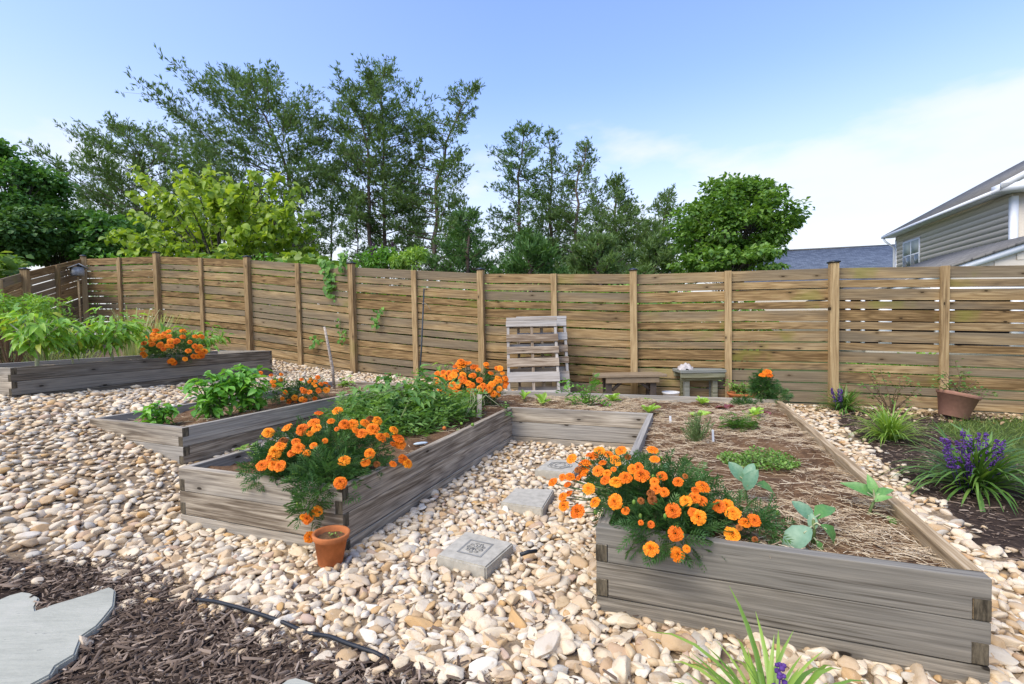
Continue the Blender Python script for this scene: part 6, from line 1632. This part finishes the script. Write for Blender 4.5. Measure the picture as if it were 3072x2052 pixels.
eL = at(2652, 716, zdepth(2652, 716, ZE)); eR = at(3012, 572, zdepth(3012, 572, ZE))
wd = eL - eR; wd[2] = 0; WL = float(np.linalg.norm(wd)); wd /= WL                   # along the eave, away from us
pr = np.array([wd[1], -wd[0], 0])                                                # into the house (right)
hbase = eR + pr * .45; hbase[2] = 0.1
house = empty('neighbour_house', hbase, 'two-storey tan house with grey shingle roof and white trim beyond the fence', 'house')
OV = .42                                                                        # eave overhang
def hp_(s_, t_, z): q = eR + wd * s_ + pr * t_; return np.array([q[0], q[1], z])
def hbox(nm, s0, s1, t0, t1, z0, z1, mat, root=house):
    g = Geo(); A = np.column_stack([wd, pr, [0, 0, 1]]); M_ = np.eye(4); M_[:3, :3] = A; M_[:3, 3] = [eR[0], eR[1], 0]
    g.box((s0, t0, z0), (s1, t1, z1), M_); return g.obj(nm, mat, root)
S0, S1 = .35, WL - .30                                                          # wall extent along the eave
hbox('wall', S0 + .02, S1 - .02, OV + .02, OV + 8, 0, ZE - .02, SIDE)
ex_h = .215; z = ZE - .12 - ex_h
winS0, winS1, winZ0, winZ1 = S1 - 2.62, S1 - .88, ZE - 1.92, ZE - .42
k = 0
while z > 1.6:
    def lap(s0, s1):
        g = Geo(); q = [hp_(s0, OV - .006, z), hp_(s1, OV - .006, z), hp_(s1, OV + .002, z + ex_h), hp_(s0, OV + .002, z + ex_h), hp_(s0, OV + .012, z), hp_(s1, OV + .012, z)]
        g.add(q, Q=[(0, 1, 2, 3), (0, 4, 5, 1)]); g.obj('siding_board', SIDE, house)
    if z + ex_h > winZ0 and z < winZ1: lap(S0, winS0 - .02); lap(winS1 + .02, S1)
    else: lap(S0, S1)
    z -= ex_h
hbox('frieze', S0, S1, OV - .02, OV + .015, ZE - .13, ZE - .005, SIDE)
hbox('corner_trim', S0 - .03, S0 + .16, OV - .025, OV + .15, .2, ZE - .14, WHITET)
hbox('corner_trim', S1 - .10, S1 + .03, OV - .025, OV + .1, .2, ZE - .14, WHITET)
hbox('soffit', 0, WL, 0.01, OV + .02, ZE - .004, ZE + .016, WHITET)
hbox('gutter', -.05, WL + .03, -.12, -.005, ZE - .005, ZE + .12, WHITET)
hbox('fascia', 0, WL, 0.0, .025, ZE + .02, ZE + .16, WHITET)
g = Geo(); q0 = hp_(WL - .12, -.06, ZE - .02); q1 = hp_(WL - .25, -.04, ZE - .18); q2 = hp_(S1 - .05, OV - .10, ZE - .55); q3 = hp_(S1 - .05, OV - .10, .3); g.tube([q0, q1, q2, q3], .05, 8); g.obj('downspout', WHITET, house)
win = hbox('window', winS0, winS1, OV - .035, OV + .005, winZ0, winZ1, WHITET)
mid = (winS0 + winS1) / 2
for a0, a1 in ((winS0 + .09, mid - .05), (mid + .05, winS1 - .09)):
    zm = (winZ0 + winZ1) / 2
    for z0, z1, mt in ((zm + .03, winZ1 - .09, BLIND), (winZ0 + .09, zm - .03, GLASS)):
        g = Geo(); A = np.column_stack([wd, pr, [0, 0, 1]]); M_ = np.eye(4); M_[:3, :3] = A; M_[:3, 3] = [eR[0] - hbase[0], eR[1] - hbase[1], -hbase[2]]; g.box((a0, OV - .041, z0), (a1, OV - .03, z1), M_); po = g.obj('pane', mt); po.parent = win
# gable roof
PITCHR = .56; RUN = 6.0
def slope_panel(nm, s0, s1, t0, t1, z0, pitch, th, mat, root):
    o = hp_(s1, t0, z0); xax = -wd; up_ = pr + np.array([0, 0, pitch]); Ls = float(np.linalg.norm(up_)) * (t1 - t0); up_ /= np.linalg.norm(up_)
    g = Geo(); g.box((0, 0, -th), (s1 - s0, Ls, 0)); o4 = np.eye(4); nz_ = np.cross(xax, up_)
    me = g.mesh(nm, mat); M_ = Matrix(((xax[0], up_[0], nz_[0], o[0]), (xax[1], up_[1], nz_[1], o[1]), (xax[2], up_[2], nz_[2], o[2]), (0, 0, 0, 1)))
    return link(nm, me, root, M_)
slope_panel('roof', -.1, WL + .06, -.06, RUN, ZE + .15, PITCHR, .1, SHING, house)
slope_panel('roof', -.1, WL + .06, 2 * RUN + .1, RUN, ZE + .15, -PITCHR, .1, SHING, house) if False else None
g = Geo()                                                                       # near gable end: wall triangle and rake board
tri = [hp_(S0, OV, ZE), hp_(S0, OV + 11.2, ZE), hp_(S0, RUN, ZE + PITCHR * RUN - .02)]; g.add(tri + [q + wd * .1 for q in tri], T=[(0, 1, 2), (3, 5, 4)]); g.obj('gable_wall', SIDE, house)
g = Geo(); a_, b_ = hp_(-.12, -.12, ZE + .02), hp_(-.12, RUN, ZE + .06 + PITCHR * RUN)
g.add([a_, a_ + [0, 0, .24], b_ + [0, 0, .24], b_, a_ + wd * .1, a_ + wd * .1 + [0, 0, .24], b_ + wd * .1 + [0, 0, .24], b_ + wd * .1], Q=[(0, 3, 2, 1), (4, 5, 6, 7), (0, 1, 5, 4), (1, 2, 6, 5), (2, 3, 7, 6), (0, 4, 7, 3)]); g.obj('rake_board', WHITET, house)
hbox('eave_return', -.12, S0 + .1, -.12, 1.0, ZE - .03, ZE + .24, WHITET)
q = hp_(4.6, 3.2, ZE + .15 + 3.3 * PITCHR - .1); g = Geo(); g.tube([q, q + [0, 0, .62]], .06, 10); g.obj('vent_pipe', WHITET, house)
# single-storey wing with shed roof and white-posted porch
wing = empty('porch_wing', hp_(-2.5, 1, .1), 'single-storey porch wing with white rake board, beam and posts in front of the tan house', 'porch')
dz1 = 14.0
wa, wb = at(2790, 824, dz1), at(3200, 688, dz1 - .9)
wx = wb - wa; wl = float(np.hypot(wx[0], wx[1])); wxn = np.array([wx[0], wx[1], 0]) / wl; wyn = np.array([-wxn[1], wxn[0], 0]); rise = (wb[2] - wa[2]) / wl
def wpt(a, y_, z): q_ = wa + wxn * a + wyn * y_; return np.array([q_[0], q_[1], z])
def zr(a): return wa[2] + rise * a
def wedge(nm, a0, a1, y0, y1, zlo, zhi, mat, root=wing):
    """zlo, zhi: functions of a"""
    g = Geo(); V = [wpt(a0, y0, zlo(a0)), wpt(a1, y0, zlo(a1)), wpt(a1, y1, zlo(a1)), wpt(a0, y1, zlo(a0)), wpt(a0, y0, zhi(a0)), wpt(a1, y0, zhi(a1)), wpt(a1, y1, zhi(a1)), wpt(a0, y1, zhi(a0))]
    g.add(V, Q=[(0, 3, 2, 1), (4, 5, 6, 7), (0, 1, 5, 4), (1, 2, 6, 5), (2, 3, 7, 6), (3, 0, 4, 7)]); return g.obj(nm, mat, root)
wedge('rake_board', -1.5, wl, -.06, .0, lambda a: zr(a) - .19, lambda a: zr(a), WHITET)
wedge('roof', -1.55, wl, -.10, 6, lambda a: zr(a) + .003, lambda a: zr(a) + .09, SHING)
BEAMZ = at(2900, 862, dz1)[2]
z = BEAMZ
while z < zr(wl):
    a0 = max(-1.4, (z + .2 - wa[2] + .2) / rise - .0)
    g = Geo(); g.add([wpt(a0, .02, z), wpt(wl, .02, z), wpt(wl, .035, z + .18), wpt(a0, .035, z + .18)], Q=[(0, 1, 2, 3)]); g.obj('siding_board', SIDE, wing); z += .18
wedge('wing_wall', -1.4, wl, .05, .2, lambda a: BEAMZ, lambda a: max(zr(a) - .02, BEAMZ + .02), SIDE)
wedge('porch_beam', -1.6, wl + 2, -.03, .12, lambda a: BEAMZ - .16, lambda a: BEAMZ - .005, WHITET)
wedge('porch_back', -1.5, wl + 2, 2.5, 2.6, lambda a: .1, lambda a: BEAMZ - .1, DARKP)
wedge('porch_floor', -1.6, wl + 2, -.05, 2.5, lambda a: .1, lambda a: .32, CONC)
wedge('porch_ceiling', -1.6, wl + 2, .13, 2.5, lambda a: BEAMZ - .1, lambda a: BEAMZ - .05, DARKP)
for px_, w_ in ((2545, .10), (2590, .07), (2657, .30), (2812, .06), (2853, .16), (3054, .26)):
    v = ray(px_, 950); nrm_ = np.array([wyn[0], wyn[1], 0]); t_ = (wa - CAM) @ nrm_ / (v @ nrm_); q_ = CAM + v * t_; a = (q_ - wa) @ wxn
    wedge('porch_post', a - w_ / 2, a + w_ / 2, -.02, .10, lambda a_: .32, lambda a_: BEAMZ - .162, WHITET)
# farther house: only its slate-blue roof shows
d2 = 38
ra, rb_ = at(2376, 752, d2), at(2760, 733, d2 - 3)
hx = rb_ - ra; hl = float(np.hypot(hx[0], hx[1])); hxn = np.array([hx[0], hx[1], 0]) / hl; hyn = np.array([hxn[1], -hxn[0], 0])
ra = ra - hxn * 0; h2 = empty('far_house', (ra[0], ra[1], .2), 'distant house with a slate-blue shingle roof beyond the maple', 'house')
zr2 = float((ra[2] + rb_[2]) / 2)
o = ra - hxn * 4.5; L2 = hl + 12
dn = hyn * 5.5; dn[2] = -3.2; Ld = float(np.linalg.norm(dn)); dnn = dn / Ld
upv = -dnn; nz_ = np.cross(hxn, upv)
p0 = np.array([o[0], o[1], ra[2] - (rb_[2] - ra[2]) / hl * 4.5]) + dn; xax = np.array([hxn[0], hxn[1], (rb_[2] - ra[2]) / hl]); xax /= np.linalg.norm(xax)
g = Geo(); g.box((0, 0, -.15), (L2, Ld, 0)); link('roof', g.mesh('roof', SHINB), h2, Matrix(((xax[0], upv[0], nz_[0], p0[0]), (xax[1], upv[1], nz_[1], p0[1]), (xax[2], upv[2], nz_[2], p0[2]), (0, 0, 0, 1))))
g = Geo(); c0 = np.array([o[0], o[1], ra[2]]); g.tube([p0 + upv * Ld + nz_ * .01, p0 + upv * Ld + xax * L2 + nz_ * .01], .10, 6); g.obj('ridge_cap', CAPM, h2)
g = Geo(); A = np.eye(4); A[:3, :3] = np.column_stack([hxn, -hyn, [0, 0, 1]]); A[:3, 3] = [p0[0], p0[1], 0]; g.box((.3, .5, 0), (L2 - .3, 9, p0[2] + .05), A); g.obj('wall', SIDE, h2)
